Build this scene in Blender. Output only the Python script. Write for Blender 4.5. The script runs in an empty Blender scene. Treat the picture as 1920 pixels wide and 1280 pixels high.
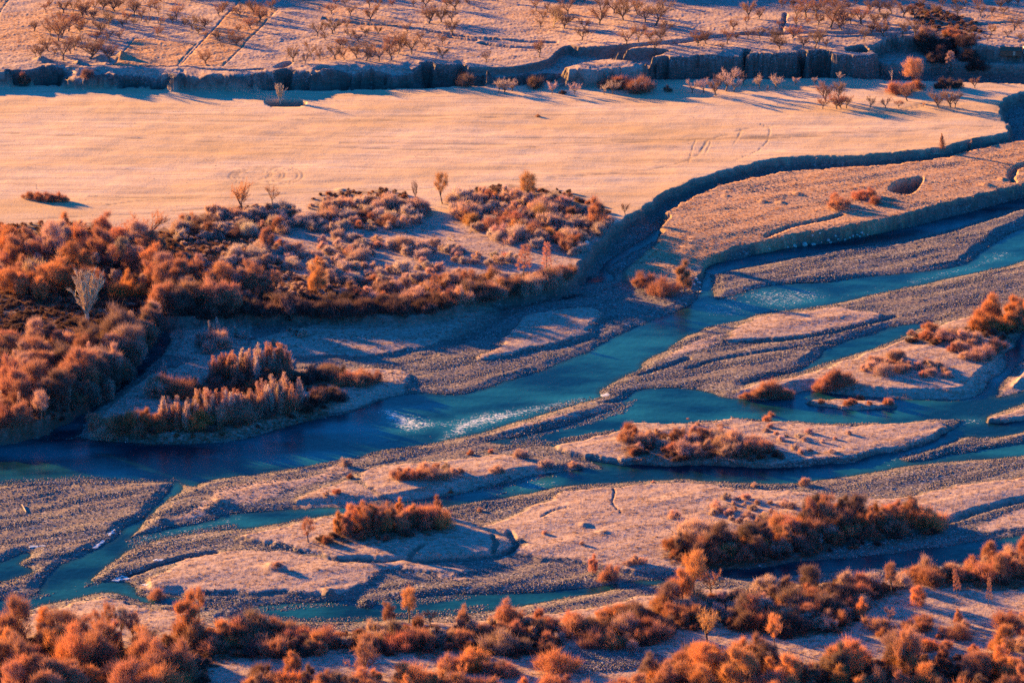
import bpy, math, random
import numpy as np
from mathutils import Vector, Matrix, Euler

rng = np.random.default_rng(7)
random.seed(7)
scene = bpy.context.scene
COL = scene.collection
R = math.radians

# ------------------------------------------------------------------ camera
CAM_H, PITCH, HFOV = 352.0, 18.0, 16.0
FPX = 960 / math.tan(R(HFOV / 2))
cam = bpy.data.cameras.new('camera')
cam.sensor_width = 36
cam.angle = R(HFOV)
cam.clip_start, cam.clip_end = 1.0, 30000.0
camo = bpy.data.objects.new('camera', cam)
camo.location = (0, 0, CAM_H)
camo.rotation_euler = (R(90 - PITCH), 0, 0)
COL.objects.link(camo)
scene.camera = camo

# ------------------------------------------------------------------ light
SUN_EL, SHADOW_AZ = 11.0, 38.0      # shadows run to +x and towards the camera
sunvec = Vector((-math.cos(R(SHADOW_AZ)) * math.cos(R(SUN_EL)), math.sin(R(SHADOW_AZ)) * math.cos(R(SUN_EL)), math.sin(R(SUN_EL))))
world = bpy.data.worlds.new('World')
scene.world = world
world.use_nodes = True
wn = world.node_tree.nodes; wl = world.node_tree.links
wn.clear()
wo = wn.new('ShaderNodeOutputWorld'); wb = wn.new('ShaderNodeBackground'); ws = wn.new('ShaderNodeTexSky')
ws.sky_type = 'NISHITA'
ws.sun_disc = False
ws.sun_elevation = R(SUN_EL)
ws.sun_rotation = math.atan2(sunvec.x, sunvec.y)
ws.altitude = 300
ws.air_density = 1.0
ws.dust_density = 0.2
ws.ozone_density = 6.0
wm = wn.new('ShaderNodeMix'); wm.data_type = 'RGBA'; wm.blend_type = 'MULTIPLY'
wm.inputs[0].default_value = 1.0
wm.inputs[7].default_value = (0.16, 0.74, 1.0, 1)
wl.new(ws.outputs[0], wm.inputs[6])
wl.new(wm.outputs[2], wb.inputs[0])
wb.inputs[1].default_value = 0.068
wl.new(wb.outputs[0], wo.inputs[0])
sl = bpy.data.lights.new('sun', 'SUN')
sl.energy = 5.0
sl.angle = R(0.5)
sl.color = (1.0, 0.49, 0.105)
so = bpy.data.objects.new('sun', sl)
so.rotation_euler = sunvec.to_track_quat('Z', 'Y').to_euler()
COL.objects.link(so)
scene.view_settings.view_transform = 'Standard'
scene.view_settings.look = 'None'
scene.view_settings.gamma = 1.0
scene.view_settings.exposure = 2.5
scene.cycles.use_denoising = False
scene.cycles.pixel_filter_type = 'BLACKMAN_HARRIS'
scene.cycles.filter_width = 1.5
scene.cycles.max_bounces = 4
scene.cycles.diffuse_bounces = 1

# ------------------------------------------------------------------ helpers
cp, sp = math.cos(R(PITCH)), math.sin(R(PITCH))
def unproj(px, py, z):
    a = (np.asarray(px, float) - 960) / FPX; b = (640 - np.asarray(py, float)) / FPX
    dy = cp + b * sp; dz = -sp + b * cp
    t = (CAM_H - z) / (-dz)
    return a * t, dy * t
def proj(x, y, z):
    dz = z - CAM_H
    d = y * cp - dz * sp; u = y * sp + dz * cp
    return 960 + FPX * x / d, 640 - FPX * u / d
def pxm(y, z=0):      # photo pixels per metre at ground distance y
    return FPX / (y * cp + (CAM_H - z) * sp)
def sstep(a, b, x):
    t = np.clip((x - a) / (b - a), 0, 1)
    return t * t * (3 - 2 * t)

def _hash(ix, iy, seed):
    h = (ix.astype(np.int64) * 374761393 + iy.astype(np.int64) * 668265263 + seed * 1442695041) & 0xffffffff
    h = ((h ^ (h >> 13)) * 1274126177) & 0xffffffff
    return (h ^ (h >> 16)) & 0xffffffff
def perlin(x, y, seed=0):
    x = np.asarray(x, np.float64); y = np.asarray(y, np.float64)
    x0 = np.floor(x); y0 = np.floor(y); fx = x - x0; fy = y - y0
    ix = x0.astype(np.int64); iy = y0.astype(np.int64)
    def g(i, j, dx, dy):
        a = _hash(i, j, seed) * (2 * math.pi / 4294967296.0)
        return np.cos(a) * dx + np.sin(a) * dy
    u = fx * fx * fx * (fx * (fx * 6 - 15) + 10); v = fy * fy * fy * (fy * (fy * 6 - 15) + 10)
    a = g(ix, iy, fx, fy); b = g(ix + 1, iy, fx - 1, fy)
    c = g(ix, iy + 1, fx, fy - 1); d = g(ix + 1, iy + 1, fx - 1, fy - 1)
    return ((a + u * (b - a)) + v * ((c + u * (d - c)) - (a + u * (b - a)))) * 1.5
def fbm(x, y, o=4, seed=0, gain=0.5):
    s = 0; a = 1.0; f = 1.0
    for k in range(o):
        s = s + a * perlin(x * f, y * f, seed + 17 * k); a *= gain; f *= 2.03
    return s
def smooth_closed(P, n=3):
    P = np.asarray(P, float); out = []
    p0, p1, p2, p3 = np.roll(P, 1, 0), P, np.roll(P, -1, 0), np.roll(P, -2, 0)
    for k in range(n):
        t = k / n
        out.append(0.5 * ((2 * p1) + (-p0 + p2) * t + (2 * p0 - 5 * p1 + 4 * p2 - p3) * t * t + (-p0 + 3 * p1 - 3 * p2 + p3) * t ** 3))
    return np.stack(out, 1).reshape(-1, 2)
def smooth_open(P, n=3):
    P = np.asarray(P, float)
    Q = np.vstack([2 * P[0] - P[1], P, 2 * P[-1] - P[-2]]); out = []
    for i in range(len(P) - 1):
        p0, p1, p2, p3 = Q[i], Q[i + 1], Q[i + 2], Q[i + 3]
        for k in range(n):
            t = k / n
            out.append(0.5 * ((2 * p1) + (-p0 + p2) * t + (2 * p0 - 5 * p1 + 4 * p2 - p3) * t * t + (-p0 + 3 * p1 - 3 * p2 + p3) * t ** 3))
    out.append(P[-1])
    return np.array(out)
def ground_poly(pts, z):
    px = np.array([p[0] for p in pts], float); py = np.array([p[1] for p in pts], float)
    x, y = unproj(px, py, z(px, py) if callable(z) else z)
    return np.stack([x, y], 1)
def sdf(poly, X, Y, margin=14.0, closed=True):
    """signed distance (negative inside) in metres, +big beyond the margin"""
    out = np.full(X.shape, 1e3, np.float32)
    lo = poly.min(0) - margin; hi = poly.max(0) + margin
    m = (X > lo[0]) & (X < hi[0]) & (Y > lo[1]) & (Y < hi[1])
    x = X[m].astype(np.float32); y = Y[m].astype(np.float32)
    if x.size == 0: return out
    d2 = np.full(x.shape, 1e12, np.float32); ins = np.zeros(x.shape, bool)
    n = len(poly)
    for i in range(n if closed else n - 1):
        ax, ay = np.float32(poly[i][0]), np.float32(poly[i][1]); bx, by = np.float32(poly[(i + 1) % n][0]), np.float32(poly[(i + 1) % n][1])
        ex, ey = bx - ax, by - ay; L = ex * ex + ey * ey
        if L < 1e-9: continue
        wx = x - ax; wy = y - ay
        t = np.clip((wx * ex + wy * ey) / L, 0, 1)
        dx = wx - ex * t; dy = wy - ey * t
        np.minimum(d2, dx * dx + dy * dy, out=d2)
        if closed and by != ay:
            c = ((ay > y) != (by > y))
            ins ^= c & (x < (bx - ax) * (y - ay) / (by - ay) + ax)
    d = np.sqrt(d2)
    if closed: d = np.where(ins, -d, d)
    out[m] = d
    return out

# ------------------------------------------------------------------ the plan of the valley, traced from the photograph
def zfield(px, py):
    return 6.0 - 1.6 * sstep(415, 575, np.asarray(py, float))
Y_A = float(unproj(960, 415, 6.0)[1]); Y_B = float(unproj(960, 575, 4.4)[1])
def zfieldY(Y):
    return 4.4 + 1.6 * sstep(Y_B, Y_A, Y)
def zup(px, py):
    return 11.5 + 2.5 * sstep(1020, 1200, np.asarray(px, float))
def zupX(X):
    return 11.5 + 2.5 * sstep(14, 50, X)

WATER = [
 # main river with the upper right channel
 [(1990,405),(1920,427),(1878,447),(1834,477),(1804,497),(1750,506),(1683,513),(1650,516),(1599,521),(1555,528),(1482,531),(1431,538),(1381,551),(1344,561),(1336,540),(1334,516),(1324,512),(1316,530),(1312,552),(1300,566),(1280,577),(1245,592),(1211,605),(1144,635),(1110,655),(1077,669),(1043,682),(1009,696),(976,706),(942,716),(909,728),(875,736),(841,739),(791,737),(741,741),(707,753),(674,766),(640,777),(571,790),(470,819),(403,830),(300,832),(235,829),(168,824),(140,815),(60,818),(0,822),(-80,826),(-160,830),(-160,915),(-60,912),(0,911),(35,906),(105,902),(176,900),(246,903),(299,904),(330,905),(362,912),(380,904),(422,897),(492,888),(562,876),(640,863),(668,858),(693,851),(745,840),(781,837),(841,825),(875,818),(909,810),(942,800),(976,790),(1009,780),(1043,769),(1077,759),(1110,750),(1132,743),(1124,737),(1144,720),(1177,703),(1201,693),(1204,682),(1224,669),(1255,655),(1280,634),(1310,622),(1335,612),(1391,601),(1414,592),(1448,585),(1482,582),(1515,578),(1565,570),(1616,558),(1683,544),(1750,529),(1817,514),(1885,501),(1920,489),(1990,470)],
 # channel under the shaded bank
 [(1326,512),(1324,503),(1345,492),(1381,486),(1431,474),(1500,462),(1560,455),(1620,443),(1700,427),(1800,402),(1920,370),(2000,345),(2000,372),(1920,391),(1834,417),(1767,437),(1683,455),(1616,462),(1565,470),(1482,484),(1431,496),(1374,506),(1342,516)],
 # lower left channel
 [(327,903),(345,916),(309,942),(281,967),(264,988),(246,1008),(262,1003),(290,998),(316,991),(380,977),(422,966),(450,960),(527,956),(600,951),(680,947),(760,940),(800,934),(851,927),(904,914),(956,904),(992,893),(1044,886),(1080,881),(1110,878),(1128,880),(1118,870),(1090,862),(1064,850),(1045,838),(1000,834),(950,834),(905,828),(976,817),(1043,801),(1090,786),(1138,770),(1170,754),(1178,738),(1215,727),(1250,726),(1280,727),(1330,735),(1357,745),(1414,749),(1470,746),(1505,732),(1535,733),(1582,740),(1683,747),(1750,749),(1817,746),(1846,727),(1853,712),(1880,696),(1888,679),(1884,659),(1903,648),(1925,612),(1990,590),(1990,640),(1925,672),(1901,692),(1885,712),(1871,736),(1871,745),(1925,731),(1990,715),(1990,735),(1925,755),(1885,769),(1848,783),(1868,789),(1925,780),(1990,770),(1990,800),(1925,809),(1851,822),(1817,819),(1772,832),(1737,848),(1698,862),(1720,864),(1780,850),(1850,838),(1925,829),(1990,820),(1990,850),(1920,856),(1843,862),(1790,865),(1702,874),(1649,884),(1596,892),(1544,899),(1491,906),(1421,907),(1315,901),(1280,898),(1167,905),(1097,909),(1044,914),(992,925),(932,935),(886,942),(826,951),(760,956),(700,960),(640,962),(591,969),(527,981),(457,992),(400,996),(340,1003),(280,1018),(243,1032),(211,1055),(172,1086),(197,1090),(243,1092),(258,1112),(290,1121),(330,1118),(340,1128),(300,1132),(262,1128),(218,1112),(176,1113),(141,1121),(88,1133),(35,1149),(0,1161),(-90,1190),(-90,1150),(0,1125),(53,1118),(70,1111),(98,1068),(148,1044),(176,1030),(218,1006),(232,988),(267,971),(292,946),(318,920)],
 [(-80,1060),(0,1053),(35,1038),(53,1036),(60,1040),(36,1056),(55,1064),(62,1074),(20,1088),(0,1094),(-80,1110)],
 # channel between the gravel bar and the shrub island, upper right
 [(1752,601),(1700,607),(1666,614),(1633,627),(1599,634),(1565,648),(1546,656),(1540,667),(1520,680),(1495,692),(1468,702),(1414,716),(1397,723),(1404,719),(1482,702),(1515,693),(1549,681),(1599,666),(1650,650),(1683,636),(1710,623),(1740,610)],
 # lower channel
 [(430,1158),(470,1138),(540,1130),(640,1126),(740,1122),(851,1113),(921,1112),(1027,1108),(1097,1101),(1167,1092),(1252,1084),(1252,1093),(1203,1099),(1132,1109),(1044,1125),(974,1136),(921,1145),(886,1149),(816,1157),(640,1166),(500,1163)],
 [(1340,1070),(1420,1064),(1500,1052),(1640,1040),(1748,1026),(1807,1018),(1920,1002),(2000,995),(2000,1015),(1920,1026),(1878,1040),(1843,1049),(1790,1056),(1700,1060),(1600,1068),(1480,1078),(1380,1084)],  # right channel: water widened over gravel to paint in its shade
 # little stream in the ravine
 [(1252,428),(1236,428),(1218,440),(1191,458),(1160,478),(1134,498),(1122,510),(1120,520),(1090,522),(1066,528),(1080,534),(1115,530),(1145,528),(1152,520),(1138,507),(1146,498),(1172,480),(1200,460),(1224,446),(1244,436)],
 # back channel behind the sapling island
 [(300,600),(320,640),(300,670),(268,700),(232,728),(200,752),(170,778),(158,800),(140,822),(60,824),(-20,824),(-20,812),(60,806),(130,780),(190,735),(235,690),(262,655),(270,620)],
]
# shallow riffles where stones show through
SHALLOW = [
 ([(640,800),(690,765),(760,752),(830,752),(900,760),(980,748),(1080,742),(1110,750),(1000,780),(900,806),(820,824),(720,832),(640,830)], 0.55),
 ([(960,822),(1043,801),(1138,770),(1170,750),(1200,745),(1200,790),(1150,812),(1060,836),(960,834)], 0.6),
 ([(430,1158),(470,1138),(640,1126),(860,1113),(930,1128),(900,1146),(816,1157),(640,1166),(500,1163)], 0.6),
 ([(880,915),(1000,890),(1060,890),(1060,908),(980,922),(900,936)], 0.5),
 ([(240,1010),(330,995),(430,972),(460,975),(450,992),(330,1008),(250,1030)], 0.6),
 ([(1344,561),(1431,540),(1520,545),(1560,560),(1480,580),(1400,596),(1330,600),(1300,575)], 0.35),
 ([(1690,850),(1780,835),(1860,836),(1800,850),(1700,866)], 0.8),
 ([(60,1118),(140,1095),(190,1085),(190,1098),(120,1116),(60,1128)], 0.6),
 ([(-20,890),(120,880),(320,888),(330,906),(-20,914)], 0.5),
]
Z0 = 1.2
GRASS = [  # frost-covered grass islands: (outline, height, ragged)
 ([(673,890),(710,869),(781,862),(886,855),(946,848),(992,858),(1027,869),(1080,874),(1115,877),(1044,884),(978,893),(921,907),(851,921),(791,932),(728,928),(703,918),(679,900)], 1.6),
 ([(541,950),(577,921),(640,897),(661,899),(703,921),(694,934),(640,946),(563,957)], 1.3),
 ([(440,999),(475,990),(563,976),(600,966),(680,958),(780,955),(830,958),(880,975),(935,990),(958,1003),(960,1020),(939,1032),(886,1041),(763,1044),(640,1042),(560,1024),(480,1010)], 2.0),
 ([(246,1090),(299,1069),(352,1044),(436,1027),(492,1027),(563,1034),(640,1048),(720,1052),(781,1048),(830,1056),(890,1066),(820,1070),(740,1064),(700,1076),(640,1108),(527,1108),(387,1104),(299,1104)], 1.5),
 ([(900,985),(960,965),(1000,945),(1050,920),(1097,912),(1167,908),(1280,903),(1350,906),(1421,913),(1500,916),(1600,930),(1700,925),(1800,905),(1920,890),(2000,885),(2000,925),(1920,935),(1860,950),(1810,968),(1760,985),(1500,1030),(1340,1060),(1260,1066),(1180,1066),(1100,1050),(1000,1040),(960,1030),(990,1010),(930,1000)], 1.6),
 ([(1357,744),(1404,719),(1482,702),(1549,681),(1599,666),(1650,650),(1683,636),(1710,623),(1760,606),(1830,585),(1920,560),(2000,540),(2000,590),(1920,612),(1899,652),(1880,659),(1883,679),(1876,696),(1850,711),(1842,726),(1817,744),(1750,748),(1683,746),(1600,738),(1535,730),(1495,727),(1440,742),(1380,747)], 1.9),
 ([(1508,751),(1532,746),(1616,746),(1683,753),(1666,759),(1599,763),(1549,758)], 1.0),
 ([(1872,744),(1873,736),(1887,712),(1903,692),(1930,676),(1990,655),(1990,712),(1930,729)], 2.2),
 ([(1850,783),(1887,769),(1930,756),(1990,738),(1990,766),(1925,779),(1868,788)], 1.3),
 ([(1045,831),(1100,818),(1160,805),(1185,790),(1280,791),(1330,791),(1374,783),(1428,786),(1515,790),(1582,795),(1633,793),(1683,790),(1770,790),(1766,806),(1735,822),(1698,834),(1650,843),(1596,856),(1520,862),(1450,866),(1340,862),(1200,862),(1130,856),(1080,848)], 1.6),
 ([(1360,632),(1391,603),(1428,589),(1468,584),(1515,580),(1565,572),(1610,578),(1655,585),(1640,597),(1600,606),(1565,614),(1498,628),(1414,634),(1367,637)], 1.4),
 ([(460,640),(560,610),(640,598),(700,590),(800,572),(880,560),(935,575),(920,600),(870,625),(800,645),(700,662),(640,664),(540,664)], 1.8),
 ([(892,668),(940,640),(960,612),(1000,585),(1060,574),(1125,575),(1122,600),(1085,625),(1000,648),(920,668)], 1.9),
 ([(162,818),(172,776),(222,732),(252,716),(300,690),(400,668),(520,670),(580,690),(640,687),(724,687),(764,697),(776,709),(751,728),(690,748),(640,765),(560,785),(470,810),(400,822),(300,828),(200,824)], 1.8),
 ([(290,650),(320,610),(400,600),(480,600),(470,640),(560,668),(520,690),(440,690),(350,668)], 1.3),
 ([(0,1178),(40,1152),(90,1137),(140,1126),(176,1117),(218,1116),(253,1129),(300,1135),(330,1142),(400,1158),(500,1172),(640,1180),(780,1168),(880,1160),(960,1150),(1050,1140),(1150,1126),(1200,1112),(1260,1108),(1340,1098),(1420,1100),(1550,1088),(1640,1082),(1750,1068),(1850,1058),(1920,1042),(2050,1010),(2300,1000),(2300,1500),(-400,1500),(-400,1240),(-60,1200)], 2.2),
 ([(1830,985),(1870,965),(1920,948),(2000,930),(2000,985),(1920,985),(1860,995)], 1.0),
]
RIDGE_FROST = [ # low sandy patches on the bars: colour and a little height only
 [(330,960),(400,915),(480,900),(560,893),(650,870),(640,890),(560,915),(500,940),(420,950),(350,975)],
 [(1150,520),(1200,500),(1260,480),(1300,455),(1320,470),(1290,500),(1230,530)],
 [(1205,688),(1260,660),(1300,640),(1360,625),(1330,645),(1260,672)],
 [(930,802),(1040,776),(1120,760),(1140,768),(1050,790),(960,812)],
 [(640,1052),(720,1046),(780,1055),(850,1075),(900,1080),(960,1086),(900,1090),(760,1070),(690,1068)],
]
FIELD = [(-700,182),(-200,172),(0,160),(200,163),(400,168),(640,168),(900,160),(1200,150),(1500,146),(1700,150),(1930,158),(2000,160),(1990,165),(1920,174),(1884,188),(1877,208),(1890,235),(1891,251),(1830,262),(1760,280),(1700,287),(1600,293),(1500,296),(1440,303),(1370,318),(1300,342),(1250,362),(1215,385),(1190,402),(1150,425),(1110,470),(1082,508),(1060,520),(1000,538),(920,552),(840,580),(760,594),(640,590),(560,590),(450,590),(330,595),(290,590),(283,610),(250,660),(200,712),(120,765),(50,795),(0,805),(-200,812),(-700,815)]
UPPER = [(-700,150),(-200,140),(0,133),(60,129),(100,124),(130,134),(160,139),(200,136),(260,135),(330,142),(390,145),(450,142),(510,137),(530,128),(560,133),(640,131),(697,127),(730,131),(775,128),(790,118),(805,120),(818,123),(860,124),(915,132),(976,129),(1053,126),(1064,134),(1100,130),(1161,124),(1208,122),(1216,112),(1280,107),(1391,101),(1396,94),(1402,103),(1498,100),(1505,95),(1515,104),(1526,95),(1545,96),(1576,106),(1636,106),(1645,97),(1634,88),(1658,80),(1690,72),(1730,70),(1780,73),(1800,82),(1840,87),(1880,90),(2000,94),(2500,100),(2600,-400),(-1100,-400)]
SHELF = [(1600,100),(1640,118),(1680,122),(1750,116),(1830,120),(2000,124),(2500,130),(2500,60),(1640,60)]
GULLY = [ # cut into the upper terrace: (outline, floor)
 ([(885,121),(930,121),(975,119),(1026,108),(1040,97),(1060,84),(1078,86),(1100,88),(1140,90),(1190,91),(1180,97),(1150,104),(1146,110),(1110,112),(1080,116),(1058,122),(1000,126),(930,127)], 8.5),
 ([(1146,110),(1162,102),(1200,98),(1252,99),(1240,104),(1222,113),(1212,119),(1180,118)], 9.5),
 ([(1588,97),(1604,91),(1618,90),(1632,97),(1622,103),(1600,102)], 10.0),
]
DITCH = [ # polyline, level, half-width, depth
 ([(1190,86),(1215,84),(1260,79),(1310,73),(1380,65),(1468,62),(1540,61),(1610,62)], 14, 2.2, 2.6),
 ([(1608,62),(1680,56),(1750,50),(1790,44),(1820,37)], 14, 1.6, 1.8),
 ([(1500,70),(1580,69),(1660,66),(1720,62),(1790,52),(1860,44),(1930,40)], 14, 1.2, 1.2),
 ([(1464,61),(1468,48),(1472,36),(1474,26)], 14, 0.8, 1.2),
 ([(610,36),(640,40),(700,46),(760,52),(800,58),(860,66),(920,73),(1000,79),(1040,80)], 11.5, 1.4, 1.5),
 ([(838,68),(870,73),(890,75)], 11.5, 1.6, 1.8),
 ([(905,80),(940,86),(990,90),(1005,89)], 11.5, 1.6, 1.9),
 ([(205,122),(240,123),(330,125),(400,130),(460,132),(490,131)], 11.5, 1.1, 1.5),
 ([(80,112),(130,118),(170,125)], 11.5, 0.7, 0.7),
 ([(522,126),(535,121),(542,118)], 11.5, 1.8, 2.0),
 ([(596,130),(606,126),(618,127)], 11.5, 1.8, 2.0),
 ([(1238,432),(1210,455),(1170,470),(1140,492)], 1.0, 1.5, 0.6),
 ([(1440,440),(1480,425),(1540,412),(1580,402)], 4.5, 1.0, 1.0),
 ([(1900,340),(1898,325),(1905,315),(1925,308)], 4.5, 1.3, 1.5),
 ([(1165,962),(1152,948),(1147,935),(1152,922),(1150,912)], 1.6, 0.3, 0.35),
 ([(1012,968),(1035,958),(1060,950)], 1.6, 0.35, 0.35),
 ([(768,1042),(775,1030),(790,1020)], 2.0, 0.9, 0.9),
 ([(925,1030),(930,1012),(922,1002)], 2.0, 1.0, 0.9),
 ([(640,1048),(720,1050),(800,1049),(880,1046),(945,1036),(965,1022),(955,998)], 1.0, 1.1, 0.8),
 ([(240,1075),(290,1058),(340,1044),(400,1034)], 1.0, 1.3, 0.9),
 ([(1180,745),(1130,752)], 0.8, 1.2, 0.4),
 ([(1290,690),(1350,672),(1450,655),(1560,640)], 0.8, 1.0, 0.5),
 ([(1360,640),(1450,637),(1540,627),(1620,608),(1680,590)], 0.9, 0.9, 0.7),
 ([(1200,700),(1240,690),(1290,672)], 0.5, 1.2, 0.9),
 ([(850,640),(890,612),(935,588),(1000,560),(1080,552)], 0.8, 4.5, 0.5),
 ([(1560,1005),(1640,1010),(1740,990),(1830,960),(1925,935)], 0.8, 1.6, 0.8),
]
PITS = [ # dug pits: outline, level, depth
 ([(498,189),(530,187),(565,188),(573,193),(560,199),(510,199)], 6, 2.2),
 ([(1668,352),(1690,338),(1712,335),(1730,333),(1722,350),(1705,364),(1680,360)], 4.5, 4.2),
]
MOUNDS = [(1722,345,3,1.5),(1700,300,3,1.0),(1832,277,3,1.5),(512,1053,4,1.3),(618,1098,3.5,1.4),(688,1112,3.5,1.4),(412,928,3.5,1.0),(392,940,3.0,0.8),(300,960,3,0.8),
          (1465,388,2.5,0.7),(1495,372,3,0.7),(1430,386,3,0.6),(1360,375,2.5,.5),(1850,355,3,.8),(1880,345,2.5,.8),(1095,975,2.5,.7),(1130,990,2.5,.5),
          (190,150,5,2.0),(150,158,4,1.5),(230,148,5,2.5),(80,152,4,2),(640,372,3,.6)]
TERR2 = [(1245,402),(1290,372),(1350,346),(1420,330),(1500,318),(1600,311),(1680,306),(1750,297),(1830,280),(1880,266),(1930,262),(2000,250),(2050,240),(2050,318),(1990,332),(1920,348),(1850,362),(1780,380),(1700,402),(1640,418),(1559,430),(1500,440),(1420,455),(1390,453),(1340,478),(1316,496),(1290,512),(1240,520),(1190,515),(1170,500),(1190,475),(1230,448),(1240,425)]
OCHRE = [  # less frosted, straw-coloured parcels on the upper terrace
 [(252,70),(370,80),(333,122),(213,120)],
 [(447,3),(524,14),(420,123),(336,122)],
 [(-40,-10),(22,-10),(-10,40)],
]
OCHRE_SOFT = [
 [(-100,60),(120,20),(260,-30),(330,0),(200,70),(120,115),(-100,112)],
 [(530,5),(660,30),(760,60),(860,95),(760,115),(600,118),(660,80),(600,40)],
 [(980,40),(1080,10),(1100,60),(1000,70)],
 [(1560,45),(1640,40),(1600,60),(1500,58)],
 [(1850,50),(1930,44),(1930,85),(1860,84)],
 [(250,1278),(480,1262),(700,1262),(930,1270),(950,1400),(200,1400)],
 [(1300,400),(1420,335),(1600,325),(1560,400),(1420,440)],
]

BARS_OVER = [
 [(1060,832),(1180,800),(1290,790),(1374,782),(1428,784),(1515,788),(1633,791),(1750,785),(1812,783),(1800,800),(1770,815),(1735,826),(1690,838),(1600,850),(1560,846)],
 [(1698,862),(1737,850),(1775,836),(1851,826),(1930,812),(1930,828),(1850,838),(1780,850),(1730,862)],
 [(600,820),(640,806),(620,815)],
]
LITTER = [
 ([(-200,450),(30,436),(100,430),(180,436),(260,452),(330,440),(400,410),(520,402),(540,440),(480,480),(560,520),(640,540),(740,536),(860,524),(960,526),(1060,512),(1074,520),(1000,545),(900,562),(800,590),(640,600),(400,596),(300,600),(292,640),(240,700),(150,770),(60,806),(-200,812)], 1.0),
 ([(600,378),(740,372),(800,400),(800,425),(640,432),(580,425)], .8),
 ([(850,380),(960,362),(1060,375),(1130,405),(1150,425),(1110,455),(1080,480),(1000,462),(920,442),(870,415)], .85),
 ([(180,824),(175,812),(330,786),(480,762),(600,745),(640,752),(600,772),(480,800),(330,822)], .8),
 ([(280,752),(380,715),(480,700),(560,690),(640,700),(600,725),(480,735),(360,745)], .8),
 ([(600,1010),(640,985),(740,972),(830,975),(840,990),(760,1006),(640,1016)], .8),
 ([(1160,845),(1180,815),(1280,806),(1400,828),(1470,842),(1440,860),(1260,866)], .7),
 ([(1245,1030),(1300,1012),(1420,1003),(1500,985),(1640,955),(1760,975),(1740,994),(1560,1024),(1340,1058),(1260,1044)], 1.0),
 ([(1380,742),(1470,728),(1590,714),(1600,732),(1480,748)], .5), ([(1700,622),(1830,600),(1990,585),(1990,625),(1860,632),(1740,645)], .7),
 ([(-200,1215),(60,1186),(120,1190),(200,1205),(300,1195),(390,1180),(520,1185),(700,1185),(880,1168),(1000,1160),(1060,1180),(1040,1222),(900,1228),(620,1220),(520,1230),(400,1240),(400,1290),(560,1262),(420,1340),(-200,1400)], 1.0),
 ([(1070,1170),(1150,1152),(1260,1130),(1400,1108),(1560,1092),(1700,1092),(1640,1125),(1590,1180),(1440,1190),(1330,1170),(1230,1200),(1150,1215)], 1.0),
 ([(1180,1280),(1250,1235),(1340,1220),(1500,1240),(1700,1230),(1990,1240),(1990,1400),(1150,1400)], 1.0),
 ([(1690,1085),(1860,1052),(1990,1030),(1990,1095),(1800,1100)], .9),
 ([(1700,60),(1760,66),(1830,90),(1840,122),(1760,120),(1715,95)], .8),
]

TRACKS = [ # faint wheel tracks and drains on the pale field: polyline, half width
 ([(-40,210),(200,212),(420,216),(700,218),(1000,215),(1300,214)], .5), ([(60,224),(250,226),(500,227),(640,222),(700,226),(1010,219)], .35),
 ([(-40,247),(160,255),(300,262),(430,268),(640,276),(900,280),(1300,262),(1540,255)], .5), ([(500,253),(760,257),(1000,258),(1260,262),(1500,252),(1700,246)], .4),
 ([(640,268),(900,270),(1200,266),(1480,258)], .4), ([(170,368),(260,370),(380,371),(440,371),(560,362),(640,358)], .6), ([(0,412),(80,410),(150,406),(250,402),(330,396),(420,388),(500,380)], .5),
 ([(200,385),(260,376),(330,372)], .4), ([(880,342),(960,338),(1080,330),(1200,320),(1290,300),(1320,276),(1330,262),(1390,244),(1450,236)], .4),
 ([(1290,305),(1298,280),(1304,262)], .14), ([(1318,292),(1330,275),(1334,258)], .14), ([(1376,270),(1385,255),(1390,244)], .25), ([(1380,300),(1420,282),(1440,260),(1440,240),(1420,232)], .2),
 ([(1640,214),(1680,205),(1735,194),(1760,190)], .4), ([(1638,217),(1690,207),(1745,196)], .35), ([(1690,246),(1740,243),(1800,239),(1860,238)], .7),
 ([(700,352),(760,356),(812,352)], .6),
]
CIRCLES = [(482,329,10,3.2),(476,327,6.5,2.0),(500,330,13,4.5)]

# ------------------------------------------------------------------ ground mesh
def axis(segs):
    out = []
    for a, b, st in segs:
        n = max(1, int(round((b - a) / st)))
        out += list(np.linspace(a, b, n, endpoint=False))
    out.append(segs[-1][1])
    return np.array(out)
UU = axis([(-700, -160, 14), (-160, -20, 4), (-20, 1940, 1.85), (1940, 2080, 4), (2080, 2640, 14)])
VV = axis([(-300, -60, 12), (-60, -6, 3), (-6, 84, 1.7), (84, 172, 0.95), (172, 1290, 2.05), (1290, 1340, 5), (1340, 1500, 14)])[::-1]   # near to far
GU, GV = np.meshgrid(UU, VV)
X, Y = unproj(GU, GV, 3.0)
X = X + 0.0; Y = Y + 0.0
# ragged outlines: the polygons are read through a small warp
wx = 1.3 * fbm(X * .11, Y * .11, 3, 11) + 0.35 * perlin(X * .6, Y * .6, 5)
wy = 1.3 * fbm(X * .11, Y * .11, 3, 31) + 0.35 * perlin(X * .6, Y * .6, 6)
XW, YW = X + wx, Y + wy
XS, YS = X + 0.45 * wx, Y + 0.45 * wy

low = fbm(X * .035, Y * .05, 4, 3)
# flow direction of the bars runs lower left to upper right
fl = X * 0.85 + Y * 0.52; fc = -X * 0.52 + Y * 0.85
strand = fbm(fl * .02, fc * .11, 4, 41)
fine = perlin(X * 1.3, Y * 1.1, 8); fine2 = perlin(X * 2.7, Y * 2.3, 9); mid = fbm(X * .3, Y * .3, 3, 71)

Z = 0.62 + 0.22 * low + 0.25 * strand
grass = np.zeros_like(Z); field = np.zeros_like(Z); ochre = np.zeros_like(Z); cliff = np.zeros_like(Z); wet_dark = np.zeros_like(Z)

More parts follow.
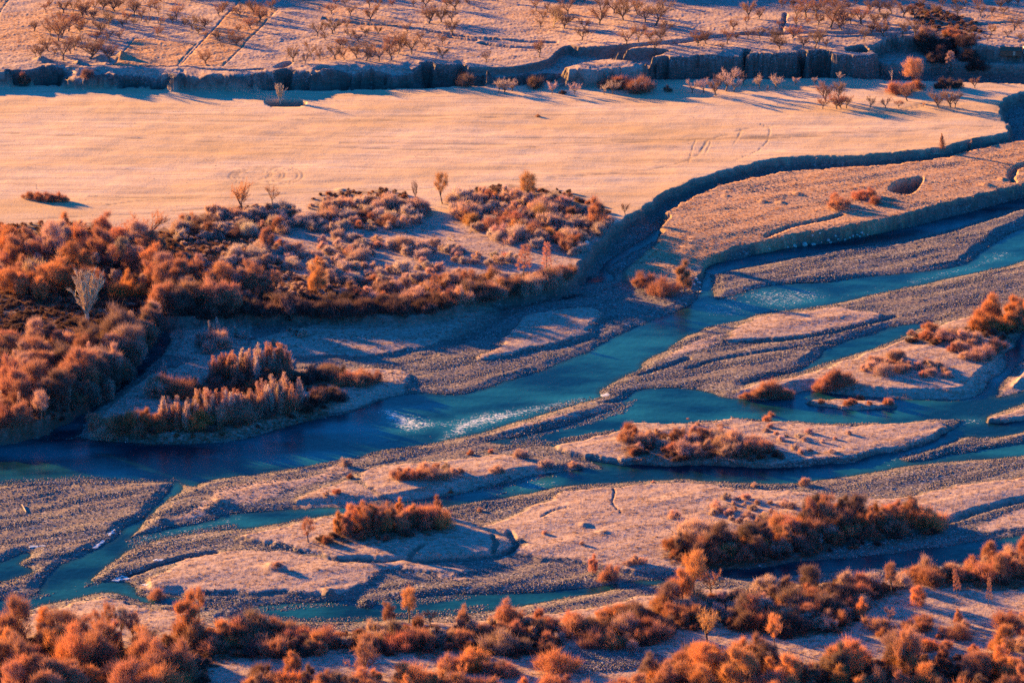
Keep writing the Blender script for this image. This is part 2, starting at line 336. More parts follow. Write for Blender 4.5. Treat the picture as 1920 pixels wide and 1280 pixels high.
# level terrace between the two gullies
p = smooth_closed(ground_poly(TERR2, 4.5)); d = sdf(p, XS, YS, 20); d = d + np.where(np.abs(d) < 15, 1.3 * fbm(X * .14, Y * .14, 3, 151) + .5 * np.maximum(0, perlin(X * .5, Y * .5, 152)), 0)
s = sstep(1.1, -0.8, d)
cliff = np.maximum(cliff, np.exp(-(d / 1.3) ** 2) * .8)
lvl = 4.5 - 2.9 * sstep(unproj(0, 430, 3)[1], unproj(0, 500, 3)[1], Y) + .15 * strand
Z = Z * (1 - s) + lvl * s
terr = s
grass = np.maximum(grass, s * (0.74 + .30 * strand))
ochre = np.maximum(ochre, s * .75)
# floor of the dry gully below the field
gf = sstep(unproj(0, 520, 0)[1], unproj(0, 380, 0)[1], Y) * (X > 0)
Z = Z + (1 - s) * gf * 1.2

OVER = (6, 8, 9); WEAK = {14: .62, 11: .85, 13: .85}  # WEAK thins pale frost on shaded flats, deepening their shade by colour
for gi, (pts, h) in enumerate(GRASS):
    if gi in OVER: continue
    p = smooth_closed(ground_poly(pts, h)); d = sdf(p, XW, YW, 14)
    s = sstep(1.5, -1.6, d + 1.6 * strand + .5 * mid)
    dome = sstep(0, -14, d)
    hh = h - .3 + .45 * dome + .03 * mid + .16 * strand
    Z = np.where(s > 0, Z * (1 - s) + np.maximum(hh, Z) * s, Z)
    g = sstep(0.6, -1.6, d + .9 * strand) * WEAK.get(gi, 1.0)
    grass = np.maximum(grass, g)
    cliff = np.maximum(cliff, np.exp(-(d / .8) ** 2) * .35)
for pts in RIDGE_FROST:
    p = smooth_closed(ground_poly(pts, 0.9)); d = sdf(p, XW, YW, 14)
    g = sstep(1.0, -3.0, d + 3 * strand)
    grass = np.maximum(grass, .8 * g); Z = Z + .25 * g

# water courses
depth = np.full(Z.shape, -1.0)
for pts in WATER:
    p = smooth_closed(ground_poly(pts, 0.0)); d = sdf(p, X + .35 * wx, Y + .35 * wy, 10)
    Z = np.minimum(Z, (0.13 + .10 * sstep(-.3, .5, low)) * d + 0.03 + .07 * mid + .05 * strand + .35 * np.maximum(0, d - 3) ** 2 + 40 * terr * sstep(.6, 2.2, d))          # banks shelve down to the water
    Z = np.where(d < 0, np.maximum(-1.3, (0.15 + .10 * sstep(-.3, .5, low)) * d - 0.03 + .05 * mid), Z)
    wet_dark = np.maximum(wet_dark, .8 * sstep(1.6 + 1.2 * mid, -0.3, d))
shal = np.zeros_like(Z)
for pts, k in SHALLOW:
    p = smooth_closed(ground_poly(pts, 0.0)); d = sdf(p, XW, YW, 10)
    shal = np.maximum(shal, k * sstep(1.5, -3.0, d))
bed = -0.05 - .10 * (1 - shal) + .12 * low * .6
Z = np.where((shal > 0.02) & (Z < 0), Z * (1 - shal) + np.maximum(Z, bed) * shal, Z)

for pts in BARS_OVER:
    p = smooth_closed(ground_poly(pts, 0.2)); d = sdf(p, XW, YW, 14)
    k = sstep(1.5, -2.5, d); Z = Z * (1 - k) + np.maximum(Z, .32 + .2 * strand) * k; wet_dark = wet_dark * (1 - k)
for gi in OVER:
    pts, h = GRASS[gi]
    p = smooth_closed(ground_poly(pts, h)); d = sdf(p, XW, YW, 14)
    s = sstep(0.9, -0.9, d); Z = Z * (1 - s) + (h - .2 + .3 * sstep(0, -12, d) + .03 * mid + .25 * strand) * s
    grass = np.maximum(grass, sstep(0.6, -1.2, d + .9 * strand)); wet_dark = wet_dark * (1 - s)
    cliff = np.maximum(cliff, np.exp(-(d / .8) ** 2) * .35)
# field and wood terrace
p = smooth_closed(ground_poly(FIELD, zfield)); 
d = sdf(p, XS, YS, 20); d = d + np.where(np.abs(d) < 15, 1.1 * fbm(X * .15, Y * .15, 3, 153) + .4 * perlin(X * .6, Y * .6, 154), 0)
s = sstep(1.6, -0.8, d)
zf = zfieldY(Y) + .25 * low * sstep(Y_A, Y_A + 40, Y) + .12 * fbm(X * .012, Y * .09, 3, 77)
ffld = sstep(Y_A - 14, Y_A + 6, Y + 14 * np.sin(X * .02) - .10 * (X + 60)) * sstep(0.3, -1.2, d)
Z = Z * (1 - s) + zf * s
grass = np.maximum(grass * (1 - s), s)
field = s * ffld
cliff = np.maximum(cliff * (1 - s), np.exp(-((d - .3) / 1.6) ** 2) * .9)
wet_dark = wet_dark * (1 - s)
# shelf behind the field on the right
p = smooth_closed(ground_poly(SHELF, 8.5)); d = sdf(p, XS, YS, 20); s = sstep(1.5, -1.5, d)
Z = Z * (1 - s) + (8.3 + .5 * low) * s
cliff = np.maximum(cliff, np.exp(-((d) / 1.6) ** 2) * .8); field = field * (1 - s); grass = np.maximum(grass, s)
# upper terrace with its eroded edge
p = smooth_closed(ground_poly(UPPER, zup), 2)
soft = sstep(-10, -60, X)
notch = sstep(.42, .72, perlin(X * .075, Y * .02, 91)) * 4.0 + sstep(.5, .8, perlin(X * .19, Y * .02, 93)) * 2.2
flute = 2.2 * perlin(X * .028, Y * .02, 94) + notch + 1.5 * fbm(X * .17, Y * .17, 3, 92) + .35 * np.abs(perlin(X * 1.1, Y * .2, 96)) + soft * (3.2 * fbm(X * .09, Y * .12, 3, 97) + .5)
d = sdf(p, X + .3 * wx, Y + .3 * wy, 40)
dd = d + flute * sstep(25, 1, np.abs(d)) 
led = sstep(-.2, .5, perlin(X * .05, Y * .05, 191)) * (.25 + .3 * soft)
s = (1 - led) * sstep(.9 + 2.0 * soft, -0.5, dd) + led * sstep(1.0, -0.3, dd - 2.6 - 1.2 * perlin(X * .3, Y * .3, 192))
zu = zupX(X) + .35 * low + .22 * fbm(X * .06, Y * .06, 3, 78) - (1.3 + 1.4 * soft) * sstep(-8, 0, dd) * sstep(-.05, .6, perlin(X * .055, Y * .055, 178))
talus = sstep(6.5, 0.5, dd) ** 2 * ((.9 + 1.6 * soft) + .6 * fbm(X * .2, Y * .2, 2, 99))
Z = np.where(Z < 8.0, Z + talus, Z)
Zb = Z.copy()
Z = Z * (1 - s) + zu * s
# ledges in the cliff face
face = s * (1 - s) * 4
Z = Z + face * .5 * np.sin(Z * 3.2 + 2 * mid)
up = sstep(-.5, -1.5, dd)
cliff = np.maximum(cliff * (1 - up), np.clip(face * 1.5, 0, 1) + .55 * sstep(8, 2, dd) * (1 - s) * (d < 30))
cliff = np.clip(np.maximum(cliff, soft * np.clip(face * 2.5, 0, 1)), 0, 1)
grass = np.maximum(grass, up); field = field * (1 - s) * (1 - .5 * sstep(9, 2, dd))
gn_ = np.abs(perlin(X * .25, Y * .2, 55))
for pts, fz in GULLY:
    p = smooth_closed(ground_poly(pts, 12.8)); d = sdf(p, XS, YS, 12)
    d = d + .8 * gn_ - .3
    s = sstep(.7, -.7, d)
    Z = Z * (1 - s) + np.minimum(Z, fz + .3 * low) * s
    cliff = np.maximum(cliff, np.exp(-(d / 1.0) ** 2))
for pts, lv, w, dep in DITCH:
    q = smooth_open(ground_poly(pts, lv)); d = sdf(q, XS, YS, 8 + w, closed=False)
    k = sstep(w * 1.35, w * .45, d)
    Z = Z - dep * k; cliff = np.maximum(cliff, k * .55); grass = grass * (1 - .35 * k)
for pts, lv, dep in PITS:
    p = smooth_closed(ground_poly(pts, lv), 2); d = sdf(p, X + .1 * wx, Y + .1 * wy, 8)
    k = sstep(.6, -.6, d); Z = Z - dep * k; grass = grass * (1 - .5 * k); cliff = np.maximum(cliff, .5 * k); wet_dark = np.maximum(wet_dark, k)  # pit floors are cut down and darkened all over
for mx, my, mr, mh in MOUNDS:
    x0, y0 = unproj(mx, my, 3)
    rr = np.hypot(X - x0, Y - y0)
    Z = Z + mh * np.exp(-(rr / (mr * .55)) ** 2) * (1 + .3 * mid); cliff = np.maximum(cliff, .5 * np.exp(-(rr / (mr * .5)) ** 2))
for pts in OCHRE:
    p = ground_poly(pts, 11.7); d = sdf(p, X + .15 * wx, Y + .15 * wy, 6)
    k = sstep(.5, -.5, d); ochre = np.maximum(ochre, .8 * k)
    Z = Z - .30 * np.exp(-((d + .2) / .40) ** 2)               # furrow along the parcel edge
for pts in OCHRE_SOFT:
    p = smooth_closed(ground_poly(pts, 8)); d = sdf(p, XW, YW, 40)
    ochre = np.maximum(ochre, .62 * sstep(8, -14, d + 10 * low))

litter = np.zeros_like(Z)
for pts, k in LITTER:
    p = smooth_closed(ground_poly(pts, 3.0), 2); d = sdf(p, XW, YW, 16)
    litter = np.maximum(litter, k * sstep(2.0, -3.0, d + 2 * mid))
trk = np.zeros_like(Z)
tx_ = X + .5 * perlin(X * .1, Y * .1, 12); ty_ = Y + .5 * perlin(X * .1, Y * .1, 13); tg_ = sstep(-.9, .3, perlin(X * .08, Y * .3, 14))
for pts, w in TRACKS:
    q = smooth_open(ground_poly(pts, 6.0)); d = sdf(q, tx_, ty_, 5, closed=False)
    trk = np.maximum(trk, sstep(w * 2.2, w * .3, d) * tg_)
for cx_, cy_, ra, rb in CIRCLES:
    x0, y0 = unproj(cx_, cy_, 6.0); rr = np.hypot(X - x0, Y - y0)
    trk = np.maximum(trk, .7 * np.exp(-((rr - ra) / .4) ** 2)); trk = np.maximum(trk, .7 * np.exp(-((rr - ra * .86) / .35) ** 2))
Z = Z - .13 * trk * field
# surface relief
under = (Z < 0.0)
gravel = np.clip(1 - grass - .7 * cliff, 0, 1)
# stony: large stones stand out of the surface
st = np.maximum(0, perlin(X * 1.7, Y * 1.5, 101)) ** 1.5
coarse = sstep(-.2, .7, fbm(fl * .03, fc * .16, 3, 55))
Z = Z + gravel * (.03 * fine + .055 * fine2 + (.06 + .20 * coarse) * st * np.where(Z < .05, .9, 1))
Z = Z + gravel * .045 * fbm(fl * .06, fc * .35, 3, 58)
clod = np.maximum(0, perlin(X * .75, Y * .6, 61) - .05)
Z = Z + grass * (1 - field) * (.02 * fine + .04 * fine2 + .06 * clod * sstep(-.1, .6, mid) + .13 * fbm(fl * .05, fc * .17, 5, 62))
# the field: faint wheel ruts and drill rows, nearly level
ruts = fbm(X * .012 + 3, Y * .22 + .004 * X, 4, 63)
rut2 = np.exp(-((np.mod(Y * .105 + .25 * np.sin(X * .012) + .0006 * X * 9, 1.0) - .5) / .045) ** 2)
Z = Z + field * (.010 * fine + .05 * ruts - .13 * rut2 * sstep(-.2, .35, fbm(X * .02, Y * .12, 2, 64)))
Z = Z + cliff * .25 * fbm(X * .5, Y * .5, 2, 65)
upm = up * (1 - cliff)
Z = Z + upm * (.18 * clod + .05 * fine2)

NR, NC = Z.shape
PU, PV = proj(X, Y, Z)
def mesh_grid(name, X, Y, Z, attrs, mat, cells=None):
    nr, nc = Z.shape
    me = bpy.data.meshes.new(name)
    n = nr * nc
    co = np.stack([X, Y, Z], -1).astype(np.float32).reshape(-1)
    me.vertices.add(n); me.vertices.foreach_set('co', co)
    idx = np.arange(n, dtype=np.int32).reshape(nr, nc)
    q = np.stack([idx[:-1, :-1], idx[:-1, 1:], idx[1:, 1:], idx[1:, :-1]], -1).reshape(-1, 4)
    if cells is not None: q = np.ascontiguousarray(q[cells.reshape(-1)])
    nf = len(q)
    me.loops.add(nf * 4); me.loops.foreach_set('vertex_index', q.reshape(-1))
    me.polygons.add(nf); me.polygons.foreach_set('loop_start', np.arange(0, nf * 4, 4, dtype=np.int32))
    me.polygons.foreach_set('use_smooth', np.ones(nf, bool))
    me.update(calc_edges=True)
    for nm, a in attrs.items():
        at = me.attributes.new(nm, 'FLOAT_COLOR', 'POINT')
        at.data.foreach_set('color', np.stack(list(a) + [np.ones(a[0].shape)] * (4 - len(a)), -1).astype(np.float32).reshape(-1))
    me.materials.append(mat)
    o = bpy.data.objects.new(name, me); COL.objects.link(o)
    return o

# ------------------------------------------------------------------ materials
class NT:
    def __init__(s, name):
        s.m = bpy.data.materials.new(name); s.m.use_nodes = True
        s.n = s.m.node_tree.nodes; s.l = s.m.node_tree.links; s.n.clear()
        s.out = s.n.new('ShaderNodeOutputMaterial'); s.b = s.n.new('ShaderNodeBsdfPrincipled')
        s.l.new(s.b.outputs[0], s.out.inputs[0]); s.b.inputs['Roughness'].default_value = .9
        s.b.inputs['Specular IOR Level'].default_value = .2
    def set(s, i, v):
        if hasattr(v, 'default_value') or isinstance(v, bpy.types.NodeSocket): s.l.new(v, i)
        else: i.default_value = v
    def mix(s, f, a, b, bt='MIX'):
        n = s.n.new('ShaderNodeMix'); n.data_type = 'RGBA'; n.blend_type = bt
        s.set(n.inputs[0], f)
        s.set(n.inputs[6], a if not isinstance(a, tuple) else tuple(a) + (1,) * (4 - len(a)))
        s.set(n.inputs[7], b if not isinstance(b, tuple) else tuple(b) + (1,) * (4 - len(b)))
        return n.outputs[2]
    def math(s, op, a, b=0.0, clamp=False):
        n = s.n.new('ShaderNodeMath'); n.operation = op; n.use_clamp = clamp
        s.set(n.inputs[0], a); s.set(n.inputs[1], b); return n.outputs[0]
    def coord(s, scale=(1, 1, 1), rot=0):
        t = s.n.new('ShaderNodeTexCoord'); m = s.n.new('ShaderNodeMapping')
        m.inputs['Scale'].default_value = scale; m.inputs['Rotation'].default_value = (0, 0, rot)
        s.l.new(t.outputs['Object'], m.inputs[0]); return m.outputs[0]
    def noise(s, vec, scale, detail=4, rough=.55):
        n = s.n.new('ShaderNodeTexNoise'); s.l.new(vec, n.inputs['Vector'])
        n.inputs['Scale'].default_value = scale; n.inputs['Detail'].default_value = detail; n.inputs['Roughness'].default_value = rough
        return n.outputs[0]
    def ramp(s, f, stops):
        n = s.n.new('ShaderNodeValToRGB'); s.l.new(f, n.inputs[0]); e = n.color_ramp.elements
        while len(e) < len(stops): e.new(.5)
        for k, (p, c) in enumerate(stops):
            e[k].position = p; e[k].color = (c, c, c, 1) if not isinstance(c, tuple) else tuple(c) + (1,)
        return n.outputs[0]
    def attr(s, name):
        a = s.n.new('ShaderNodeAttribute'); a.attribute_name = name
        x = s.n.new('ShaderNodeSeparateColor'); s.l.new(a.outputs[0], x.inputs[0]); return x.outputs[0], x.outputs[1], x.outputs[2]
    def bump(s, h, strength, dist):
        n = s.n.new('ShaderNodeBump'); n.inputs['Strength'].default_value = strength; n.inputs['Distance'].default_value = dist
        s.l.new(h, n.inputs['Height']); s.l.new(n.outputs[0], s.b.inputs['Normal'])
    def color(s, c): s.set(s.b.inputs['Base Color'], c if not isinstance(c, tuple) else tuple(c) + (1,))

def ground_material():
    t = NT('valley_ground')
    g, oc, fi = t.attr('zone'); we, cl, li = t.attr('zone2')
    P = t.coord(); PS = t.coord((.10, 1, 1)); PF = t.coord((.25, 1, 1), rot=R(-31))
    n1 = t.noise(P, .08, 5); n2 = t.noise(P, .9, 4); n3 = t.noise(PF, .35, 5, .6); n4 = t.noise(P, 4.0, 3)
    v = t.n.new('ShaderNodeTexVoronoi'); t.l.new(P, v.inputs['Vector']); v.inputs['Scale'].default_value = 2.3
    vs = t.n.new('ShaderNodeSeparateColor'); t.l.new(v.outputs['Color'], vs.inputs[0])
    stone = t.ramp(vs.outputs[0], [(0, (.06, .056, .057)), (.45, (.135, .12, .118)), (.8, (.215, .19, .185)), (.93, (.32, .29, .28)), (1, (.50, .46, .44))])
    gravel = t.mix(t.ramp(t.noise(t.coord((.12, 1, 1), rot=R(-31)), .30, 5, .6), [(.44, 0), (.60, .95)]), stone, (.195, .155, .140))
    frost = t.mix(t.ramp(t.math('ADD', t.math('MULTIPLY', n2, .45), t.math('MULTIPLY', n3, .55)), [(.38, 0), (.58, 1)]), (.26, .165, .125), (.46, .36, .32))
    frost = t.mix(t.ramp(n3, [(.50, 0), (.74, .75)]), frost, (.24, .14, .09))
    straw = t.mix(t.ramp(n2, [(.38, 0), (.66, 1)]), (.38, .19, .085), (.52, .32, .18))
    frost = t.mix(t.math('MULTIPLY', oc, t.ramp(n1, [(.25, .6), (.6, 1)])), frost, straw)
    fn = t.noise(PS, .5, 6, .62)
    fld = t.mix(t.ramp(fn, [(.36, 0), (.60, 1)]), (.49, .36, .25), (.60, .475, .36))
    fld = t.mix(t.ramp(t.noise(PS, 1.6, 3), [(.60, 0), (.74, .55)]), fld, (.36, .225, .13))
    fld = t.mix(t.ramp(n1, [(.42, 0), (.72, .35)]), fld, (.52, .355, .235))
    gf = t.math('ADD', g, t.math('MULTIPLY', t.math('SUBTRACT', n2, .5), .9))
    c = t.mix(t.ramp(gf, [(.40, 0), (.58, 1)]), gravel, frost)
    fld = t.mix(t.ramp(t.noise(t.coord((.35, 1, 1)), .035, 5, .6), [(.42, 0), (.66, .75)]), fld, (.45, .30, .15))
    fld = t.mix(t.ramp(t.noise(t.coord((.02, 1, 1)), .9, 4, .7), [(.58, 0), (.66, .6)]), fld, (.34, .20, .12))
    c = t.mix(fi, c, fld)
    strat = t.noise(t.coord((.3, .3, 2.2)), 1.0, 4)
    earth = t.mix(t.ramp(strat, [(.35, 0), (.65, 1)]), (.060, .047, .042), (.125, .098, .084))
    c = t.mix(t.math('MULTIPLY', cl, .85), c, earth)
    lf = t.math('MULTIPLY', li, t.ramp(t.math('ADD', n2, t.math('MULTIPLY', t.math('SUBTRACT', n1, .5), .8)), [(.40, 1), (.74, .35)]))
    c = t.mix(lf, c, t.mix(t.ramp(n4, [(.3, 0), (.7, 1)]), (.055, .032, .022), (.16, .085, .05)))
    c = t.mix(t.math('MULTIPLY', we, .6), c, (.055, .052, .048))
    c = t.mix(1.0, c, t.ramp(n4, [(.3, .82), (.7, 1.12)]), 'MULTIPLY')
    t.color(c)
    h = t.math('ADD', t.math('MULTIPLY', n2, .6), t.math('MULTIPLY', n4, .35))
    h = t.math('ADD', h, t.math('MULTIPLY', t.math('SUBTRACT', 1.0, t.math('MULTIPLY', fi, .6)), t.math('MULTIPLY', v.outputs['Distance'], -.35)))
    h = t.math('ADD', h, t.math('MULTIPLY', fi, t.math('MULTIPLY', fn, .5)))
    t.bump(h, .40, .28)
    return t.m
MG = ground_material()
grd = mesh_grid('ground', X, Y, Z, {'zone': (grass, ochre, field), 'zone2': (wet_dark, np.maximum(cliff, .62 * trk * field), litter)}, MG)
grd['kind'] = 'structure'
# the country beyond the traced valley floor, a few metres lower so that nothing shares a plane
gx = np.linspace(-6000, 6000, 61); gy = np.linspace(-2500, 12000, 73)
GX, GY = np.meshgrid(gx, gy)
far = mesh_grid('terrain', GX, GY, -2.0 + 0 * GX + .25 * perlin(GX * .002, GY * .002, 4), {'zone': (1 + 0 * GX, .4 + 0 * GX, 0 * GX), 'zone2': (0 * GX, 0 * GX, 0 * GX)}, MG)
far['kind'] = 'structure'

# ------------------------------------------------------------------ water
WU = axis([(-700, -20, 10), (-20, 1940, 2.6), (1940, 2640, 10)]); WV = axis([(150, 380, 7), (380, 1200, 2.2), (1200, 1260, 10)])[::-1]
wu, wv = np.meshgrid(WU, WV)
WX, WY = unproj(wu, wv, 0)
# water depth read from the ground grid
def grid_sample(A, gu, gv):
    iu = np.interp(gu, UU, np.arange(len(UU))); iv = np.interp(-gv, -VV, np.arange(len(VV)))
    i0 = np.clip(np.floor(iv).astype(int), 0, NR - 2); j0 = np.clip(np.floor(iu).astype(int), 0, NC - 2)
    a = iv - i0; b = iu - j0
    return (A[i0, j0] * (1 - b) + A[i0, j0 + 1] * b) * (1 - a) + (A[i0 + 1, j0] * (1 - b) + A[i0 + 1, j0 + 1] * b) * a
def to_grid(x, y):     # grid coordinates of a ground position (grid was cast on z = 3)
    return proj(x, y, np.full_like(np.asarray(x, float), 3.0))
gu, gv = to_grid(WX, WY)
zg = grid_sample(Z - gravel * .2 * st, gu, gv)
wdep = np.clip(-zg, -0.3, 1.3)
RAPID = [
 ([(820,826),(830,800),(760,812),(700,775),(740,765),(830,790),(900,772),(960,766),(1040,752),(1110,744),(1125,750),(1040,768),(960,788),(880,812),(850,828)], 1.0),
 ([(700,790),(640,760),(600,764),(660,790),(740,815),(800,826)], .35),
 ([(1300,566),(1345,562),(1420,560),(1440,575),(1400,592),(1350,596),(1310,585)], .5),
 ([(1380,552),(1440,540),(1520,540),(1560,556),(1520,572),(1450,580),(1410,570)], .6),
 ([(1700,528),(1750,512),(1810,500),(1870,470),(1900,480),(1830,505),(1760,522),(1720,534)], .75),
 ([(1560,556),(1640,535),(1700,525),(1700,535),(1640,552),(1580,564)], .35),
 ([(248,1012),(330,992),(400,977),(445,966),(450,974),(390,992),(320,1006),(260,1024)], .8),
 ([(985,905),(1010,900),(1045,902),(1040,912),(1000,920),(975,920)], .85),
 ([(880,928),(930,915),(975,908),(970,922),(900,936)], .45),
 ([(80,1115),(130,1098),(200,1082),(210,1090),(150,1104),(100,1118)], .5),
 ([(1795,788),(1815,782),(1850,786),(1840,794),(1810,796)], .8),
 ([(1640,862),(1700,842),(1760,828),(1790,822),(1790,832),(1720,858),(1660,872)], .6),
 ([(1640,870),(1790,852),(1840,852),(1800,862),(1660,880)], .4),
 ([(20,860),(120,868),(200,872),(230,886),(140,884),(40,872)], .30),
]
foam = np.zeros_like(WX)
rx_ = WX + 1.5 * perlin(WX * .2, WY * .2, 3)
for pts, k in RAPID:
    p = smooth_closed(ground_poly(pts, 0)); d = sdf(p, rx_, WY, 12)
    foam = np.maximum(foam, k * sstep(4.0, -7.0, d))
fast = np.maximum(foam, .18)
wave = .035 * perlin(WX * .7, WY * 1.1, 200) + fast * .20 * np.maximum(0, fbm(WX * .55, WY * .75, 3, 201)) 
WZ = wave
deep = np.clip(wdep, 0, 1.3) / 1.3
def water_material():
    t = NT('river_water')
    dp, fo, _ = t.attr('wd')
    P = t.coord(); PF = t.coord((.45, 1, 1), rot=R(-25))
    n1 = t.noise(PF, .055, 4); n2 = t.noise(t.coord((.30, 1, 1), rot=R(-12)), 1.5, 4, .65); n3 = t.noise(t.coord((.6, 1.2, 1)), 2.6, 3, .6)
    body = t.mix(t.ramp(n1, [(.42, 0), (.66, 1)]), (.001, .016, .030), (.010, .11, .135))
    body = t.mix(t.ramp(dp, [(0, .6), (.35, 0)]), body, (.025, .07, .08))
    nn = t.math('ADD', t.math('ADD', t.math('MULTIPLY', n2, .55), t.math('MULTIPLY', n3, .55)), t.math('MULTIPLY', fo, .19))
    f = t.math('MULTIPLY', t.ramp(nn, [(.720, 0), (.760, 1)]), t.ramp(fo, [(.05, 0), (.35, 1)]))
    c = t.mix(f, t.mix(t.math('MULTIPLY', fo, .55), body, (.03, .22, .23)), (.72, .76, .74))
    t.color(c)
    t.set(t.b.inputs['Roughness'], t.math('ADD', t.math('MULTIPLY', f, .6), .22))
    t.b.inputs['IOR'].default_value = 1.33
    t.b.inputs['Specular IOR Level'].default_value = .14
    t.bump(t.math('ADD', n2, t.math('MULTIPLY', n3, .5)), .35, .10)
    # shallow water shows its stony bed
    tr = t.n.new('ShaderNodeBsdfTransparent'); tr.inputs[0].default_value = (.55, .78, .85, 1)
    ms = t.n.new('ShaderNodeMixShader')
    a = t.math('MAXIMUM', t.ramp(dp, [(.0, .10), (.03, .30), (.10, .72), (.30, 1.0)]), t.math('MULTIPLY', f, 1.0))
    t.l.new(a, ms.inputs[0]); t.l.new(tr.outputs[0], ms.inputs[1]); t.l.new(t.b.outputs[0], ms.inputs[2])
    t.l.new(ms.outputs[0], t.out.inputs[0])
    return t.m
MW = water_material()
keep = (zg < 0.45)
k4 = keep[:-1, :-1] | keep[:-1, 1:] | keep[1:, 1:] | keep[1:, :-1]
wat = mesh_grid('water', WX, WY, WZ, {'wd': (deep, foam, 0 * foam)}, MW, k4)
wat['kind'] = 'structure'

# ------------------------------------------------------------------ plant builders
class Soup:
    """collects tapered twigs (single slivers) and branch tubes"""
    def __init__(s): s.v = []; s.f = []; s.n = 0
    def slivers(s, P, D, L, W):
        P = np.asarray(P, float); n = len(P)
        if n == 0: return
        rv = rng.normal(size=(n, 3)); side = np.cross(D, rv); side /= np.linalg.norm(side, axis=1, keepdims=True) + 1e-9
        L = np.broadcast_to(L, (n,))[:, None]; W = np.broadcast_to(W, (n,))[:, None]
        a = P - side * W * .5; b = P + side * W * .5; c = P + D * L
        s.v.append(np.stack([a, b, c], 1).reshape(-1, 3))
        i = np.arange(n * 3).reshape(-1, 3) + s.n
        s.f += i.tolist(); s.n += n * 3
    def tube(s, pts, r0, r1, k=4):
        pts = np.asarray(pts, float); m = len(pts); rings = []
        for i, p in enumerate(pts):
            d = pts[min(i + 1, m - 1)] - pts[max(i - 1, 0)]; d /= np.linalg.norm(d) + 1e-9
            u = np.cross(d, [0.31, 0.95, 0.1]); u /= np.linalg.norm(u) + 1e-9; w = np.cross(d, u)
            r = r0 + (r1 - r0) * i / (m - 1)
            a = np.arange(k) * 2 * math.pi / k
            rings.append(p + r * (np.cos(a)[:, None] * u + np.sin(a)[:, None] * w))
        s.v.append(np.concatenate(rings)); b = s.n
        for i in range(m - 1):
            for j in range(k):
                s.f.append((b + i * k + j, b + i * k + (j + 1) % k, b + (i + 1) * k + (j + 1) % k, b + (i + 1) * k + j))
        s.f.append(tuple(b + (m - 1) * k + j for j in range(k)))
        s.n += m * k
    def mesh(s, name, mat):
        me = bpy.data.meshes.new(name)
        me.from_pydata(np.concatenate(s.v).tolist(), [], s.f); me.update()
        me.materials.append(mat)
        return me
def unit(v):
    v = np.asarray(v, float); return v / (np.linalg.norm(v, axis=-1, keepdims=True) + 1e-9)
def bend(p, d, L, n=4, wob=.12, up=.0):
    pts = [np.array(p, float)]; d = unit(d)
    for i in range(n):
        d = unit(d + rng.normal(size=3) * wob + np.array([0, 0, up])); pts.append(pts[-1] + d * L / n)
    return np.array(pts), d
def lobe(s, c, r, n, L, W, up=.35, flat=.85):
    """one loose clump of fine twigs rising and fanning out of a branch end, thinning towards its rim"""
    m = 4; sub = c + unit(rng.normal(size=(m, 3)) + [0, 0, .25]) * r * .48 * [1, 1, flat]
    k = rng.integers(0, m + 1, n); cen = np.where((k < m)[:, None], sub[np.minimum(k, m - 1)], c)
    g = rng.normal(size=(n, 3)) * r * .30 * [1, 1, flat]
    P = cen + g
    root = c - np.array([0, 0, r * (.7 + up)])
    D = unit(unit(P - root) + .28 * rng.normal(size=(n, 3)))
    s.slivers(P - D * L * .35, D, L * (.55 + .9 * rng.random(n) ** 1.5), W * (.6 + .6 * rng.random(n)))

def plant_mats():
    def twig(name, spread, rgh=.8):
        t = NT(name)
        oi = t.n.new('ShaderNodeObjectInfo')
        P = t.coord(); n = t.noise(P, 1.1, 2)
        c = t.mix(t.ramp(n, [(.3, 0), (.7, 1)]), oi.outputs['Color'], (.50, .40, .36))
        c = t.mix(1 - spread, c, oi.outputs['Color'])
        # variation inside a crown
        c = t.mix(1.0, c, t.ramp(t.noise(P, 3.0, 2), [(.25, .65), (.75, 1.25)]), 'MULTIPLY')
        t.color(c); t.b.inputs['Roughness'].default_value = rgh; t.b.inputs['Specular IOR Level'].default_value = .1
        tl = t.n.new('ShaderNodeBsdfTranslucent'); ms = t.n.new('ShaderNodeMixShader'); ms.inputs[0].default_value = .32
        t.l.new(c, tl.inputs[0]); t.l.new(t.b.outputs[0], ms.inputs[1]); t.l.new(tl.outputs[0], ms.inputs[2]); t.l.new(ms.outputs[0], t.out.inputs[0])
        return t.m
    bark = NT('bark'); n = bark.noise(bark.coord((1, 1, .3)), 5, 3)
    bark.color(bark.mix(bark.ramp(n, [(.3, 0), (.7, 1)]), (.10, .07, .055), (.22, .165, .13)))
    pale = NT('pale_bark'); n = pale.noise(pale.coord(), 4, 3)
    pale.color(pale.mix(pale.ramp(n, [(.3, 0), (.7, 1)]), (.46, .34, .22), (.66, .54, .38)))
    return twig('twigs', .18), twig('frosted_twigs', .75), bark.m, pale.m
M_TWIG, M_FROST, M_BARK, M_PALE = plant_mats()

